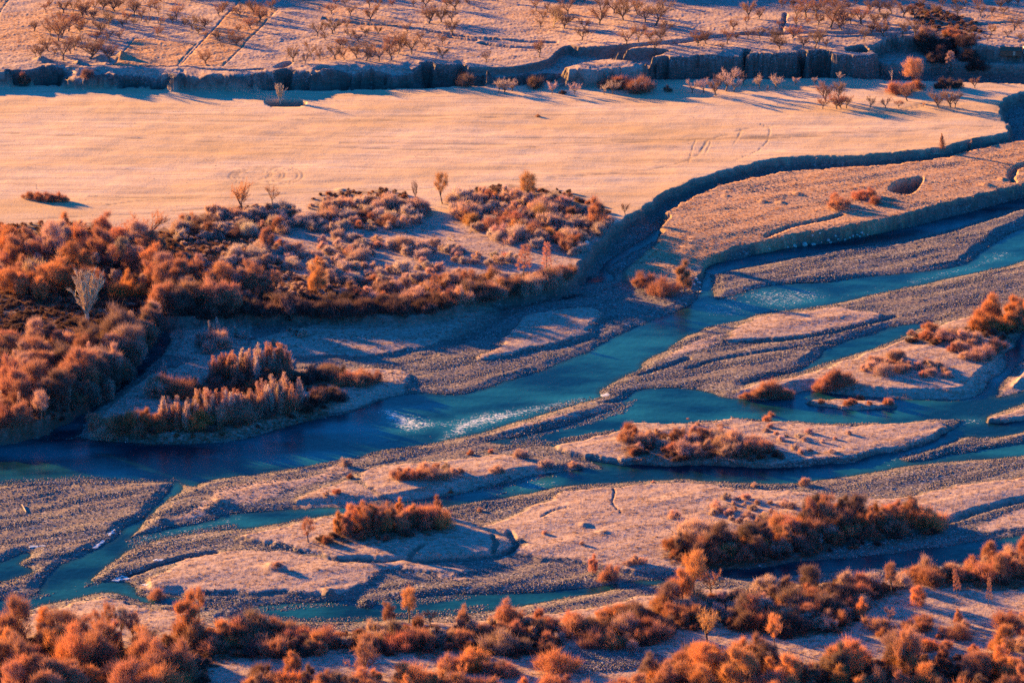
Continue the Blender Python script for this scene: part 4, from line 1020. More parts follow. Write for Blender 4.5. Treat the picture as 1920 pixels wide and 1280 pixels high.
# ------------------------------------------------------------------ thickets: filled inside traced outlines, one plant at a time
from math import hypot
def inside(poly, x, y):
    c = False; n = len(poly)
    for i in range(n):
        ax, ay = poly[i]; bx, by = poly[(i + 1) % n]
        if (ay > y) != (by > y) and x < (bx - ax) * (y - ay) / (by - ay) + ax: c = not c
    return c
TAKEN = [(r['px'], r['py']) for r in PLANTS]
def fill(poly, n, gap, kinds, zone, avoid=(), squash=2.6):
    xs = [p[0] for p in poly]; ys = [p[1] for p in poly]; done = 0
    for t in range(n * 40):
        if done >= n: break
        a = xs and min(xs) + (max(xs) - min(xs)) * rng.random(); b = min(ys) + (max(ys) - min(ys)) * rng.random()
        if not inside(poly, a, b): continue
        if any(hypot(a - q[0], (b - q[1]) * squash) < gap for q in TAKEN[-400:]): continue
        if any(inside(v, a, b) for v in avoid): continue
        r = rng.random(); acc = 0
        for (w, kind, h0, h1, cols, wide) in kinds:
            acc += w
            if r <= acc: break
        plant(kind, a, b, (h0 + (h1 - h0) * rng.random() ** 1.3) * (.78 + .5 * rng.random() ** 2), cols[rng.integers(len(cols))], wide * (.85 + .3 * rng.random()), zone)
        TAKEN.append((a, b)); done += 1
WOODL = [(-20,455),(30,440),(100,432),(160,440),(240,455),(300,470),(340,500),(400,520),(520,540),(530,552),(420,560),(330,560),(200,556),(120,562),(0,560),(-20,560)]
fill(WOODL, 92, 22, [(.66,'willow_tree',36,62,[RUST,RUST,PINK,ORANGE],.9),(.2,'round_tree',30,50,[PINK,RUST],.75),(.18,'willow_shrub',18,30,[BROWN,RUST],1.1)], 'in upper left wood')
WOODF = [(-20,655),(60,645),(140,640),(220,636),(288,632),(285,655),(240,690),(200,720),(140,765),(70,795),(-20,805)]
fill(WOODF, 84, 21, [(.75,'willow_tree',42,64,[RUST,RUST,PINK,BROWN],.95),(.15,'round_tree',34,52,[PINK],.7),(.10,'larch_tree',40,56,[PINK],.6)], 'in lower left wood', [[(108,540),(222,540),(215,650),(122,650)]])
fill([(300,560),(420,560),(560,560),(700,565),(760,572),(760,592),(640,590),(480,590),(320,592)], 46, 20, [(1,'willow_shrub',16,28,[DARK,BROWN],1.2)], 'in belt below scrub')  # dark colours paint the shade lying on this belt
TRACK = [(800,368),(830,366),(850,398),(870,425),(905,448),(960,464),(1075,482),(1075,497),(950,480),(880,462),(838,438),(815,408)]
CLEAR1 = [(520,440),(560,430),(600,440),(580,470),(540,470)]
CLEAR2 = [(640,432),(760,430),(840,440),(870,462),(820,462),(760,446),(660,446)]
CLEAR3 = [(800,478),(900,500),(960,510),(960,526),(880,520),(800,500)]
CLEAR4 = [(680,480),(760,476),(800,488),(760,500),(680,500)]
AV = [TRACK, CLEAR1, CLEAR2, CLEAR3, CLEAR4]
fill([(330,425),(380,405),(440,400),(520,398),(560,402),(600,408),(600,380),(650,375),(730,372),(760,388),(790,392),(800,425),(640,436),(520,438),(440,445),(330,450)], 104, 14.5, [(.82,'frosted_shrub',14,26,[FR,FRP,PINK],1.05),(.18,'willow_shrub',16,28,[RUST,PINK,BROWN],1.1)], 'in thicket left of track', AV)
fill([(835,375),(880,368),(960,362),(1040,375),(1080,395),(1130,405),(1150,420),(1110,450),(1085,480),(1000,468),(920,446),(870,420)], 108, 14.5, [(.7,'frosted_shrub',14,24,[FR,FRP,PINK],1.05),(.3,'willow_shrub',16,30,[RUST,OCH,PINK],1.1)], 'in thicket right of track', AV)
fill([(400,470),(520,455),(640,445),(800,455),(900,475),(960,490),(940,520),(860,520),(760,530),(640,540),(540,500),(420,500)], 120, 13.5, [(.85,'frosted_shrub',11,21,[FR,FRP,PINK],1.1),(.15,'willow_shrub',14,24,[RUST,PINK],1.1)], 'in open frosted scrub', AV)
fill([(640,548),(740,535),(860,522),(960,525),(1060,510),(1072,520),(1000,545),(900,560),(800,580),(700,575),(640,575)], 50, 17, [(.45,'frosted_shrub',12,20,[FR,PINK],1.1),(.55,'willow_shrub',16,32,[RUST,PINK,BROWN],1.1)], 'along lower scrub edge', AV[3:4])
# islands
fill([(1165,832),(1200,812),(1260,806),(1330,815),(1400,830),(1465,840),(1440,856),(1330,858),(1260,862),(1180,845)], 34, 14, [(.6,'willow_shrub',16,30,[PINK,RUST],1.05),(.4,'frosted_shrub',12,22,[PINK,FR],1.0)], 'on the middle island')
fill([(1280,790),(1330,795),(1400,800),(1500,800),(1620,815),(1560,850),(1480,852),(1430,835),(1350,815)], 18, 20, [(1,'frosted_shrub',6,12,[PINK,FR],1.2)], 'on middle island end')
for (a, b, h) in [(1444,788,15),(1438,790,12),(1288,793,9),(1180,810,18),(1172,826,22)]: plant('willow_shrub', a, b, h, RUST, .95, 'rimming the middle island')
for (a, b, h) in [(1432,744,30),(1448,742,34),(1460,744,28),(1420,745,18),(1475,744,14),(1400,746,12),(1552,728,30),(1572,724,36),(1590,722,28),(1562,720,30),(1540,730,18)]: plant('willow_shrub', a, b, h, RUST, 1.0, 'on right island tip')
fill([(1610,690),(1680,665),(1720,680),(1790,690),(1800,715),(1700,705),(1630,705)], 20, 16, [(1,'frosted_shrub',10,22,[PINK,RUST],1.1)], 'amid the right island')
fill([(1700,628),(1740,615),(1800,625),(1870,660),(1870,685),(1800,670),(1730,640)], 18, 16, [(.6,'willow_shrub',12,24,[PINK,RUST],1.1),(.4,'frosted_shrub',10,18,[PINK],1.1)], 'on right island head')
fill([(1815,612),(1850,598),(1925,585),(1990,580),(1990,622),(1925,622),(1860,622)], 20, 14, [(1,'willow_tree',32,48,[ORANGE,ORANGE,RUST],.9)], 'in far right clump')
for (a, b, h) in [(1512,753,6),(1540,756,8),(1590,760,12),(1598,756,10),(1614,750,11),(1668,758,13),(1660,757,9),(1630,758,7)]: plant('willow_shrub', a, b, h, RUST, 1.2, 'on small grassy islet')
fill([(730,890),(790,875),(850,872),(880,890),(830,902),(760,904)], 15, 15, [(1,'willow_shrub',10,20,[RUST,PINK],1.0)], 'on low grassy island')
for (a, b, h, c) in [(930,884,13,PINK),(940,886,12,PINK),(974,856,15,PINK),(984,858,12,PINK),(1018,874,14,FR),(1028,874,13,FR),(1074,874,10,PINK),(1086,876,8,FR),(648,872,15,FR),(882,852,9,RUST),(920,848,7,RUST),(655,896,9,RUST),(632,924,9,RUST),(612,928,8,PINK),(845,924,7,RUST)]:
    plant('frosted_shrub', a, b, h, c, 1.1, 'round low grassy island')
fill([(1320,960),(1360,930),(1440,935),(1500,950),(1480,985),(1400,985)], 26, 14, [(1,'frosted_shrub',7,14,[PINK,FR],1.2)], 'left of long hedge')
for (a, b, h) in [(1265,970,14),(1508,908,14),(1415,912,8),(1226,905,5),(1020,1000,7),(1190,1055,16),(1205,1056,12),(1180,1058,10),(900,958,7),(1090,1020,7)]: plant('willow_shrub', a, b, h, PINK, 1.2, 'scattered on grassy flat')
HEDGE = [(1245,1030),(1300,1012),(1350,1015),(1420,1005),(1500,985),(1560,960),(1640,955),(1700,965),(1760,975),(1740,992),(1650,1005),(1560,1020),(1440,1040),(1340,1055),(1270,1040)]
fill(HEDGE, 92, 15, [(.5,'willow_shrub',22,40,[RUST,RUST,PINK,ORANGE],1.05),(.35,'willow_tree',38,54,[RUST,BROWN],.85),(.15,'frosted_shrub',16,24,[FR,PINK],1.0)], 'in the long hedge')
plant('willow_tree', 1748, 988, 38, ORANGE, .7, 'ending the long hedge')
# foreground belt
P1 = [(-20,1205),(60,1190),(110,1185),(160,1215),(250,1225),(330,1240),(380,1290),(300,1330),(-20,1330)]
fill(P1, 60, 23, [(.7,'willow_tree',56,84,[ORANGE,RUST,RUST],.9),(.3,'willow_shrub',26,40,[ORANGE,RUST],1.1)], 'in bottom left wood')
P2 = [(330,1195),(380,1180),(420,1195),(450,1180),(520,1185),(640,1195),(600,1225),(520,1228),(430,1228),(380,1215)]
fill(P2, 36, 19, [(.75,'willow_shrub',22,40,[RUST,BROWN,ORANGE],1.1),(.25,'willow_tree',34,50,[RUST],.8)], 'below lower left channel')
P3 = [(600,1195),(700,1185),(820,1185),(880,1170),(940,1160),(1010,1165),(1060,1190),(1040,1225),(960,1222),(860,1210),(720,1215),(620,1215)]
fill(P3, 46, 18, [(.5,'willow_shrub',20,36,[RUST,PINK,BROWN],1.1),(.3,'frosted_shrub',14,24,[PINK,FR],1.1),(.2,'willow_tree',32,46,[RUST],.8)], 'below the pebbly shallows')
P4 = [(460,1260),(560,1262),(680,1265),(790,1260),(900,1240),(960,1245),(960,1300),(880,1330),(460,1330)]
fill(P4, 40, 22, [(.5,'willow_tree',40,58,[RUST,ORANGE,BROWN],.85),(.5,'willow_shrub',26,40,[RUST,ORANGE],1.1)], 'along bottom edge left', [[(560,1262),(940,1262),(940,1285),(560,1285)]])
P5 = [(1060,1165),(1120,1150),(1200,1150),(1260,1145),(1300,1165),(1260,1190),(1190,1210),(1200,1235),(1120,1215),(1080,1190)]
fill(P5, 30, 19, [(.6,'willow_shrub',22,40,[RUST,PINK,ORANGE],1.1),(.4,'willow_tree',34,50,[RUST,BROWN],.8)], 'left of the footpath', [[(1140,1135),(1220,1150),(1330,1190),(1320,1200),(1200,1165)]])
P6 = [(1230,1135),(1290,1128),(1360,1130),(1400,1110),(1480,1100),(1560,1095),(1640,1095),(1700,1098),(1640,1120),(1600,1150),(1590,1180),(1500,1185),(1400,1180),(1330,1165)]
fill(P6, 92, 15.5, [(.5,'willow_shrub',20,36,[RUST,BROWN,PINK],1.1),(.3,'frosted_shrub',16,26,[PINK,FR],1.1),(.2,'willow_tree',34,48,[RUST,BROWN],.85)], 'along shaded right channel')
P7 = [(1700,1082),(1780,1075),(1860,1052),(1930,1035),(1990,1030),(1990,1090),(1900,1085),(1800,1095),(1720,1098)]
fill(P7, 34, 17, [(.7,'willow_shrub',20,34,[PINK,RUST],1.1),(.3,'willow_tree',34,50,[RUST],.8)], 'on far right bank')
P8 = [(1200,1270),(1260,1235),(1340,1225),(1400,1235),(1500,1250),(1560,1240),(1640,1235),(1720,1245),(1800,1240),(1860,1260),(1990,1270),(1990,1340),(1180,1340)]
fill(P8, 84, 22, [(.62,'willow_tree',46,76,[ORANGE,RUST,ORANGE,BROWN],.88),(.38,'willow_shrub',28,44,[ORANGE,RUST],1.1)], 'along bottom right edge')
P9 = [(1600,1170),(1700,1160),(1800,1165),(1920,1150),(1990,1150),(1990,1225),(1860,1225),(1740,1225),(1640,1205)]
fill(P9, 30, 27, [(.6,'willow_shrub',14,28,[RUST,PINK],1.1),(.4,'willow_tree',26,40,[ORANGE,RUST],.75)], 'in right clearing')
P10 = [(960,1290),(1060,1285),(1180,1290),(1180,1340),(960,1340)]
fill(P10, 10, 26, [(1,'willow_shrub',24,36,[ORANGE,RUST],1.1)], 'at bottom edge centre')
row('willow_tree', [(286,606),(270,650),(235,700),(190,742),(130,776)], (42, 56), 20, [RUST, BROWN, PINK], .9, 'in lower left wood', 6)
row('willow_tree', [(300,590),(330,584),(380,580),(440,578)], (48, 60), 9, [RUST, BROWN], .9, 'in upper left wood', 5)
# taller growth along the lower edge of the scrub, which shades the flats below it
row('willow_tree', [(300,585),(400,590),(520,590),(640,588),(740,590),(840,578)], (22, 36), 26, [BROWN, DARK, DARK], 1.0, 'at shaded scrub edge', 5)  # dark crowns: the shade of this edge is put into their colour
row('willow_tree', [(840,576),(920,556),(1000,540),(1060,524)], (24, 36), 14, [RUST, BROWN, PINK], .9, 'at shaded scrub edge', 4)
# trees above the frame whose shadows fall into it
for a in list(range(250, 500, 20)) + list(range(860, 1330, 17)) + list(range(1500, 1700, 22)): plant('willow_tree', a + rng.normal() * 6, -22 - 30 * rng.random(), 50 + 25 * rng.random(), BROWN, .9, 'above')
for a in range(1150, 1560, 26): plant('orchard_tree', a + rng.normal() * 6, -14 + rng.normal() * 7, 30, BROWN, 1.1, 'above the tall cliff')
for a in list(range(330, 980, 30)) + list(range(1580, 1960, 30)): plant('orchard_tree', a + rng.normal() * 8, -9 + rng.normal() * 8, 26, BROWN, 1.1, 'on upper right terrace' if a > 1500 else 'above low cliff')
print('plants', len(PLANTS), {k: sum(1 for r in PLANTS if r['kind'] == k) for k in PROTO})

# ------------------------------------------------------------------ stuff nobody could count, as one object each (geometry nodes)
def scatter(name, meshes, P, S, Rz, tint, label, cat, mat):
    me = bpy.data.meshes.new(name); n = len(P)
    me.vertices.add(n); me.vertices.foreach_set('co', np.asarray(P, np.float32).reshape(-1))
    a = me.attributes.new('sz', 'FLOAT', 'POINT'); a.data.foreach_set('value', np.asarray(S, np.float32))
    a = me.attributes.new('rz', 'FLOAT', 'POINT'); a.data.foreach_set('value', np.asarray(Rz, np.float32))
    a = me.attributes.new('pick', 'INT', 'POINT'); a.data.foreach_set('value', rng.integers(0, len(meshes), n).astype(np.int32))
    a = me.attributes.new('tint', 'FLOAT_COLOR', 'POINT'); a.data.foreach_set('color', np.concatenate([tint, np.ones((n, 1))], 1).astype(np.float32).reshape(-1))
    o = bpy.data.objects.new(name, me); COL.objects.link(o)
    cc = bpy.data.collections.new(name + '_pieces')
    for i, m in enumerate(meshes):
        q = bpy.data.objects.new('%s_piece_%02d' % (name, i), m); cc.objects.link(q)
    ng = bpy.data.node_groups.new(name, 'GeometryNodeTree')
    ng.interface.new_socket('Geometry', in_out='INPUT', socket_type='NodeSocketGeometry'); ng.interface.new_socket('Geometry', in_out='OUTPUT', socket_type='NodeSocketGeometry')
    N = ng.nodes; Lk = ng.links
    gi = N.new('NodeGroupInput'); go = N.new('NodeGroupOutput'); ip = N.new('GeometryNodeInstanceOnPoints'); ci = N.new('GeometryNodeCollectionInfo')
    ci.inputs['Collection'].default_value = cc; ci.inputs['Separate Children'].default_value = True; ci.inputs['Reset Children'].default_value = True
    def na(nm, tp):
        x = N.new('GeometryNodeInputNamedAttribute'); x.data_type = tp; x.inputs['Name'].default_value = nm; return x.outputs['Attribute']
    Lk.new(gi.outputs[0], ip.inputs['Points']); Lk.new(ci.outputs[0], ip.inputs['Instance'])
    ip.inputs['Pick Instance'].default_value = True
    Lk.new(na('pick', 'INT'), ip.inputs['Instance Index'])
    cx = N.new('ShaderNodeCombineXYZ'); Lk.new(na('rz', 'FLOAT'), cx.inputs[2]); Lk.new(cx.outputs[0], ip.inputs['Rotation'])
    Lk.new(na('sz', 'FLOAT'), ip.inputs['Scale'])
    Lk.new(ip.outputs[0], go.inputs[0])
    md = o.modifiers.new('spread', 'NODES'); md.node_group = ng
    o['kind'] = 'stuff'
    if label: o['label'] = label; o['category'] = cat
    return o
def stuff_mat(name, rough=.9, lo=.75, hi=1.2, thin=False):
    t = NT(name)
    a = t.n.new('ShaderNodeAttribute'); a.attribute_type = 'INSTANCER'; a.attribute_name = 'tint'
    c = t.mix(1.0, a.outputs['Color'], t.ramp(t.noise(t.coord(), 3.0, 2), [(.3, lo), (.7, hi)]), 'MULTIPLY')
    t.color(c); t.b.inputs['Roughness'].default_value = rough
    if thin:
        tl = t.n.new('ShaderNodeBsdfTranslucent'); ms = t.n.new('ShaderNodeMixShader'); ms.inputs[0].default_value = .32
        t.l.new(c, tl.inputs[0]); t.l.new(t.b.outputs[0], ms.inputs[1]); t.l.new(tl.outputs[0], ms.inputs[2]); t.l.new(ms.outputs[0], t.out.inputs[0])
    return t.m
M_STONE = stuff_mat('river_stone'); M_TUFT = stuff_mat('dry_tuft', thin=True); M_SCRUB = stuff_mat('scrub_twigs', thin=True)
def cell_area():
    dy = np.abs(np.gradient(Y, axis=0)); dx = np.abs(np.gradient(X, axis=1)); return dx * dy
AREA = cell_area()
def sample(weight, n):
    w = (weight * AREA).reshape(-1).astype(np.float64); w = np.clip(w, 0, None); w /= w.sum()
    i = np.searchsorted(np.cumsum(w), rng.random(n)); i = np.clip(i, 0, w.size - 1)
    r, c = np.divmod(i, NC)
    x = X[r, c] + (rng.random(n) - .5) * np.abs(np.gradient(X, axis=1))[r, c]
    y = Y[r, c] + (rng.random(n) - .5) * np.abs(np.gradient(Y, axis=0))[r, c]
    return x, y, Z[r, c], r, c
VIEW = ((GU > -60) & (GU < 1980) & (GV > -20) & (GV < 1320)).astype(float)
def rock_mesh(name, mat, k, squash=.7, sub=0):
    """angular river stone: a jittered icosphere"""
    bm = bmesh.new(); bmesh.ops.create_icosphere(bm, subdivisions=1 + sub, radius=1)
    rs = np.random.default_rng(k)
    ax = .7 + .6 * rs.random(3); ax[2] *= squash
    for v in bm.verts:
        f = .82 + .36 * rs.random(); v.co = Vector((v.co.x * ax[0] * f, v.co.y * ax[1] * f, v.co.z * ax[2] * f))
    me = bpy.data.meshes.new(name); bm.to_mesh(me); bm.free(); me.materials.append(mat)
    return me
import bmesh
pebbles = [rock_mesh('stone_%d' % i, M_STONE, i) for i in range(6)]
gw = gravel * (Z > -.10) * VIEW * (.15 + coarse) 
gw = gw + 2.2 * (shal ** 1.5) * (Z > -.35) * VIEW
PEB = ground_poly([(1085,1215),(1130,1205),(1180,1212),(1240,1235),(1200,1250),(1100,1260),(1060,1250)], 2.2)
dpeb = sdf(smooth_closed(PEB), XW, YW, 10)
gw = gw + 5.0 * sstep(2, -3, dpeb)
x, y, z, r, c = sample(gw, 190000)
sz = .08 + .16 * rng.random(len(x)) ** 2.2 + .06 * sstep(.2, 1, coarse[r, c]) * rng.random(len(x)); sz = sz + .07 * (shal[r, c] > .3) + .10 * (dpeb[r, c] < 0)
base = .09 + .20 * rng.random(len(x))[:, None] ** 1.8; base = base + .20 * (rng.random(len(x)) < .06)[:, None]
tn = base * np.array([1, .92, .91]) * (1 + .06 * rng.normal(size=(len(x), 3)))
scatter('gravel_stones', pebbles, np.stack([x, y, np.maximum(z, -.12) + sz * .15], 1), sz, rng.random(len(x)) * 6.28, np.clip(tn, .02, .7), None, None, M_STONE)
def tuft_mesh(name, n, h, w, sp, mat, seed):
    s = Soup(); a = rng.random(n) * 6.28; rr = sp * rng.random(n) ** .7
    P = np.stack([np.cos(a) * rr, np.sin(a) * rr, -.05 + 0 * a], 1)
    s.slivers(P, unit(np.stack([np.cos(a) * .7, np.sin(a) * .7, 1 + 0 * a], 1) + .35 * rng.normal(size=(n, 3))), h * (.5 + .7 * rng.random(n)), w)
    return s.mesh(name, mat)
tufts = [tuft_mesh('tuft_%d' % i, 16, .55, .09, .35, M_TUFT, i) for i in range(5)]
tw = grass * (1 - .93 * field) * (1 - .6 * cliff) * VIEW * (.35 + .65 * sstep(-.4, .6, strand)) * (1 + 2.2 * litter) * (1 - .8 * sstep(8, 10, Z) * (1 - ochre))
x, y, z, r, c = sample(tw, 80000)
sz = (.45 + .75 * rng.random(len(x)) ** 2) * (1 + .5 * litter[r, c]) * (1 - .45 * field[r, c])
li = litter[r, c][:, None]; oc = ochre[r, c][:, None]
tn = np.array([.36, .25, .19]) * (1 - li) + np.array([.26, .13, .075]) * li; tn = tn * (1 - oc) + np.array([.46, .22, .08]) * oc
tn = tn * (.65 + .6 * rng.random((len(x), 1)))
scatter('dry_grass', tufts, np.stack([x, y, z], 1), sz, rng.random(len(x)) * 6.28, np.clip(tn, .02, .6), None, None, M_TUFT)

# scrub: low brushwood that fills the thickets, and the plants past the three hundred that show largest of their kind
SCRUB = {'P': [], 'S': [], 'T': []}
def shrub_mesh(i):
    b, c = make_shrub(i)
    b2 = Soup(); b2.v = b.v + c.v; b2.f = b.f + [tuple(q + b.n for q in f) for f in c.f]
    return b2.mesh('scrub_%d' % i, M_SCRUB)
scrub_meshes = [shrub_mesh(i) for i in range(5)]
SH = 2.6
byk = {}
for rcd in PLANTS: byk.setdefault(rcd['kind'], []).append(rcd)
kept = []
for kd, L in byk.items():
    vis = lambda q: (-12 < q['px'] < 1932) and (0 < q['py'] < 1280 + q['h'])
    L.sort(key=lambda q: (q.get('label') is None, not vis(q), -q['h']))
    for n, q in enumerate(L):
        if (n >= 285 or not vis(q)) and not q.get('label') and kd in ('willow_shrub', 'frosted_shrub', 'willow_tree', 'round_tree'):
            o = q['o']; SCRUB['P'].append(tuple(o.location)); SCRUB['S'].append(q['h'] / (pxm(o.location.y, 2) * cp) / SH * (1 if 'shrub' in kd else .85)); SCRUB['T'].append(vary(q['col'])[:3])
            for ch in list(o.children): bpy.data.objects.remove(ch)
            bpy.data.objects.remove(o)
        else: kept.append(q)
PLANTS = kept
lw = (litter > .35) * litter * VIEW * (Z > .5) * sstep(-.7, .3, mid)
x, y, z, r, c = sample(lw * (1 + .6 * sstep(unproj(0, 1120, 2)[1], unproj(0, 1180, 2)[1], Y)), 5000)
k = rng.random(len(x))
up_ = sstep(unproj(0, 640, 3)[1], unproj(0, 560, 3)[1], y)
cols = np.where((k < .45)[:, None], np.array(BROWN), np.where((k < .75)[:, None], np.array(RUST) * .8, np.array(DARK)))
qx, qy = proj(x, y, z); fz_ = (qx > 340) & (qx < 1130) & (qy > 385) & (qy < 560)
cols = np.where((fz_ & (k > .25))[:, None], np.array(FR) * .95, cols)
dz_ = (qx < 345) & (qy > 552) & (qy < 640); cols = np.where(dz_[:, None], np.array(DARK), cols)  # gap between the two woods: its shade painted into the scrub colour
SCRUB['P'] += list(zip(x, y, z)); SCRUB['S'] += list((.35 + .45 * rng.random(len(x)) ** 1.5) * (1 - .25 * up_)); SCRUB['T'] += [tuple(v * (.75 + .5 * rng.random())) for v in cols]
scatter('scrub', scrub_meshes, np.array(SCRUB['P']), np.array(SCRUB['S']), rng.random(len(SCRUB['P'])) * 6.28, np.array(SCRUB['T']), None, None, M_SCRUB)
print('kept', len(PLANTS), 'scrub', len(SCRUB['P']), {k: sum(1 for r in PLANTS if r['kind'] == k) for k in PROTO})

# ------------------------------------------------------------------ single things of the valley
def mesh_obj(name, bm, mat, loc=(0, 0, 0), rot=(0, 0, 0), parent=None):
    me = bpy.data.meshes.new(name); bm.to_mesh(me); bm.free(); me.materials.append(mat)
    o = bpy.data.objects.new(name, me); o.location = loc; o.rotation_euler = rot; o.parent = parent; COL.objects.link(o)
    return o
def tag(o, label, cat, group=None):
    o['label'] = label; o['category'] = cat
    if group: o['group'] = group
def simple_mat(name, c1, c2, scale=2.0, rough=.85):
    t = NT(name); t.color(t.mix(t.ramp(t.noise(t.coord(), scale, 4), [(.35, 0), (.65, 1)]), c1, c2)); t.b.inputs['Roughness'].default_value = rough
    return t.m
M_ROCK = simple_mat('pale_boulder', (.30, .28, .27), (.58, .55, .52), 1.2)
M_ICE = simple_mat('river_ice', (.40, .44, .48), (.62, .66, .68), .8, .4)
M_LOG = simple_mat('bleached_wood', (.26, .20, .15), (.50, .42, .34), 3)
M_PLANK = simple_mat('brown_planks', (.10, .06, .045), (.20, .12, .08), 3)
M_WALL = simple_mat('whitewash', (.62, .62, .60), (.76, .75, .72), 1.5)
M_POST = simple_mat('grey_post', (.25, .22, .20), (.40, .36, .32), 4)
# boulders at the foot of the shaded river bank and on the stony point: photo pixel and width in pixels
BOULD = [(1508,459,10,'largest pale boulder at the foot of the shaded bank'),(1526,459,8,'pale boulder just right of the largest one at the bank foot'),(1491,462,7,'pale boulder just left of the largest one at the bank foot'),
 (1537,438,6,'left one of two pale boulders high on the shaded bank'),(1524,442,5,None),(1554,451,6,'upper boulder of the cluster right of centre on the shaded bank'),(1556,455,6,None),(1567,443,5,None),(1571,449,5,None),(1585,450,5,None),(1600,443,5,None),(1606,441,5,None),(1616,437,5,None),(1620,440,5,None),(1612,444,5,None),(1593,446,4,None),(1443,467,6,'lone boulder on the bank foot left of the others'),(1478,464,4,None),(1540,455,4,None),(1627,441,4,None),
 (1306,524,7,'pale boulder by the willow on the stony point, topmost'),(1311,531,8,'pale boulder below the topmost one on the stony point'),(1302,534,6,None),(1313,540,6,None),(1297,529,5,None),(1315,548,5,None),
 (1208,671,4,'small dark stone standing alone in the blue river'),(1100,456,9,'pale stone on the ravine rim below the thicket'),(1084,462,7,'pale stone next to the larger one on the ravine rim')]
rocks = [rock_mesh('boulder_%d' % i, M_ROCK, 40 + i, .8, 1) for i in range(5)]
for i, (a, b, w, lab) in enumerate(BOULD):
    x, y, z = ground_at(a, b); s = w / 2 / pxm(y, z)
    o = bpy.data.objects.new('boulder', rocks[i % 5]); o.location = (x, y, z + s * .25); o.rotation_euler = (0, 0, i * 1.3); o.scale = (s, s, s); COL.objects.link(o)
    if lab: tag(o, lab, 'boulder')
    else:
        far_ = a > 1400; sib = sorted(q[0] for q in BOULD if q[3] is None and (q[0] > 1400) == far_); n_ = sib.index(a)
        tag(o, 'small pale boulder %s, %s of the scattered ones from the left' % ('at the shaded bank foot' if far_ else 'on the stony point', ['first','second','third','fourth','fifth','sixth','seventh','eighth','ninth','tenth','eleventh','twelfth','thirteenth','fourteenth'][n_]), 'boulder', 'small boulders along the shaded bank' if far_ else 'small boulders on the stony point')
def ice(pts, zlev, label):
    P = smooth_closed(ground_poly(pts, zlev), 4); c = P.mean(0)
    P = c + (P - c) * np.array([.75, .62])
    P = P + np.stack([perlin(P[:, 0] * .9, P[:, 1] * .9, 7), perlin(P[:, 0] * .9, P[:, 1] * .9, 9)], 1) * .8
    bm = bmesh.new(); gz = [float(grid_sample(Z, *[np.array([q]) for q in map(float, to_grid(np.array([x_]), np.array([y_])))])[0]) for x_, y_ in P]
    gm = float(np.median(gz)); zlev = max(zlev, gm); zt = zlev + .08
    top = [bm.verts.new((p[0] - c[0], p[1] - c[1], min(max(g, zlev), zlev + .5) + .06 - zt)) for p, g in zip(P, gz)]
    bot = [bm.verts.new((v.co.x * 1.03, v.co.y * 1.03, v.co.z - .35)) for v in top]
    mid_v = bm.verts.new((0, 0, .08))
    n = len(top)
    for k in range(n):
        bm.faces.new((top[k], top[(k + 1) % n], mid_v)); bm.faces.new((top[(k + 1) % n], top[k], bot[k], bot[(k + 1) % n]))
    bmesh.ops.recalc_face_normals(bm, faces=bm.faces)
    o = mesh_obj('ice_shelf', bm, M_ICE, (c[0], c[1], zt)); tag(o, label, 'ice')
ice([(172,1029),(184,1019),(194,1010),(198,1012),(188,1022),(176,1031)], .15, 'long white ice shelf on the edge of the lower left gravel bar')
ice([(200,1006),(206,998),(216,991),(219,994),(211,1002),(204,1008)], .15, 'upper white ice shelf on the edge of the lower left gravel bar')
ice([(54,1026),(72,1024),(86,1022),(88,1026),(70,1028),(56,1030)], .3, 'thin white ice strip beside the small pool at the far left')
ice([(206,1087),(222,1083),(244,1080),(245,1088),(232,1087),(214,1091)], .1, 'jagged white ice at the tip of the lower gravel spit')
ice([(262,1094),(272,1096),(284,1099),(282,1102),(268,1099)], .1, 'small white ice fragment right of the lower gravel spit')
ice([(280,1050),(292,1048),(308,1046),(308,1050),(290,1053)], .6, 'thin ice sliver in the dry channel of the lower left bar')
ice([(1124,740),(1136,737),(1146,741),(1140,745),(1128,744)], .1, 'small ice crust where the middle bar meets the river')

def log(a0, b0, a1, b1, r, name, label, cat, stubs=3):
    p0 = Vector(ground_at(a0, b0)); p1 = Vector(ground_at(a1, b1)); p0.z += r; p1.z += r
    s = Soup(); m = (p0 + p1) / 2
    pts = np.array([p0 - m, (p0 - m) * .35 + Vector((0, 0, .05)), (p1 - m) * .4, p1 - m]); s.tube(pts, r, r * .6, 7)
    o = bpy.data.objects.new(name, s.mesh(name, M_LOG)); o.location = m; COL.objects.link(o)
    q = Soup()
    for k in range(stubs):
        b_ = pts[0] * (.8 - .3 * k) ; q.tube([b_, b_ + np.array([rng.normal() * .4, -.5, .6 + .3 * k])], r * .35, r * .12, 4)
    if stubs:
        c = bpy.data.objects.new('branch_stubs', q.mesh('branch_stubs', M_LOG)); c.parent = o; COL.objects.link(c)
    tag(o, label, cat)
log(1744, 291, 1786, 288, .32, 'fallen_log', 'long pale fallen log lying in the shaded gully under the field edge', 'log')
log(1799, 279, 1805, 273, .22, 'fallen_log', 'short pale log lying against the gully bank right of the long one', 'log', 0)
log(41, 947, 49, 961, .25, 'driftwood_trunk', 'bleached driftwood trunk stranded on the far left gravel bar', 'driftwood')
log(838, 446, 852, 452, .18, 'fallen_log', 'dark fallen branch beside the track in the thicket clearing', 'log')
log(1262, 1037, 1270, 1032, .16, 'driftwood_trunk', 'small pale driftwood piece left of the long hedge', 'driftwood', 1)
log(1036, 1048, 1046, 1051, .14, 'driftwood_trunk', 'short driftwood stick on the gravel in the lower middle', 'driftwood', 1)
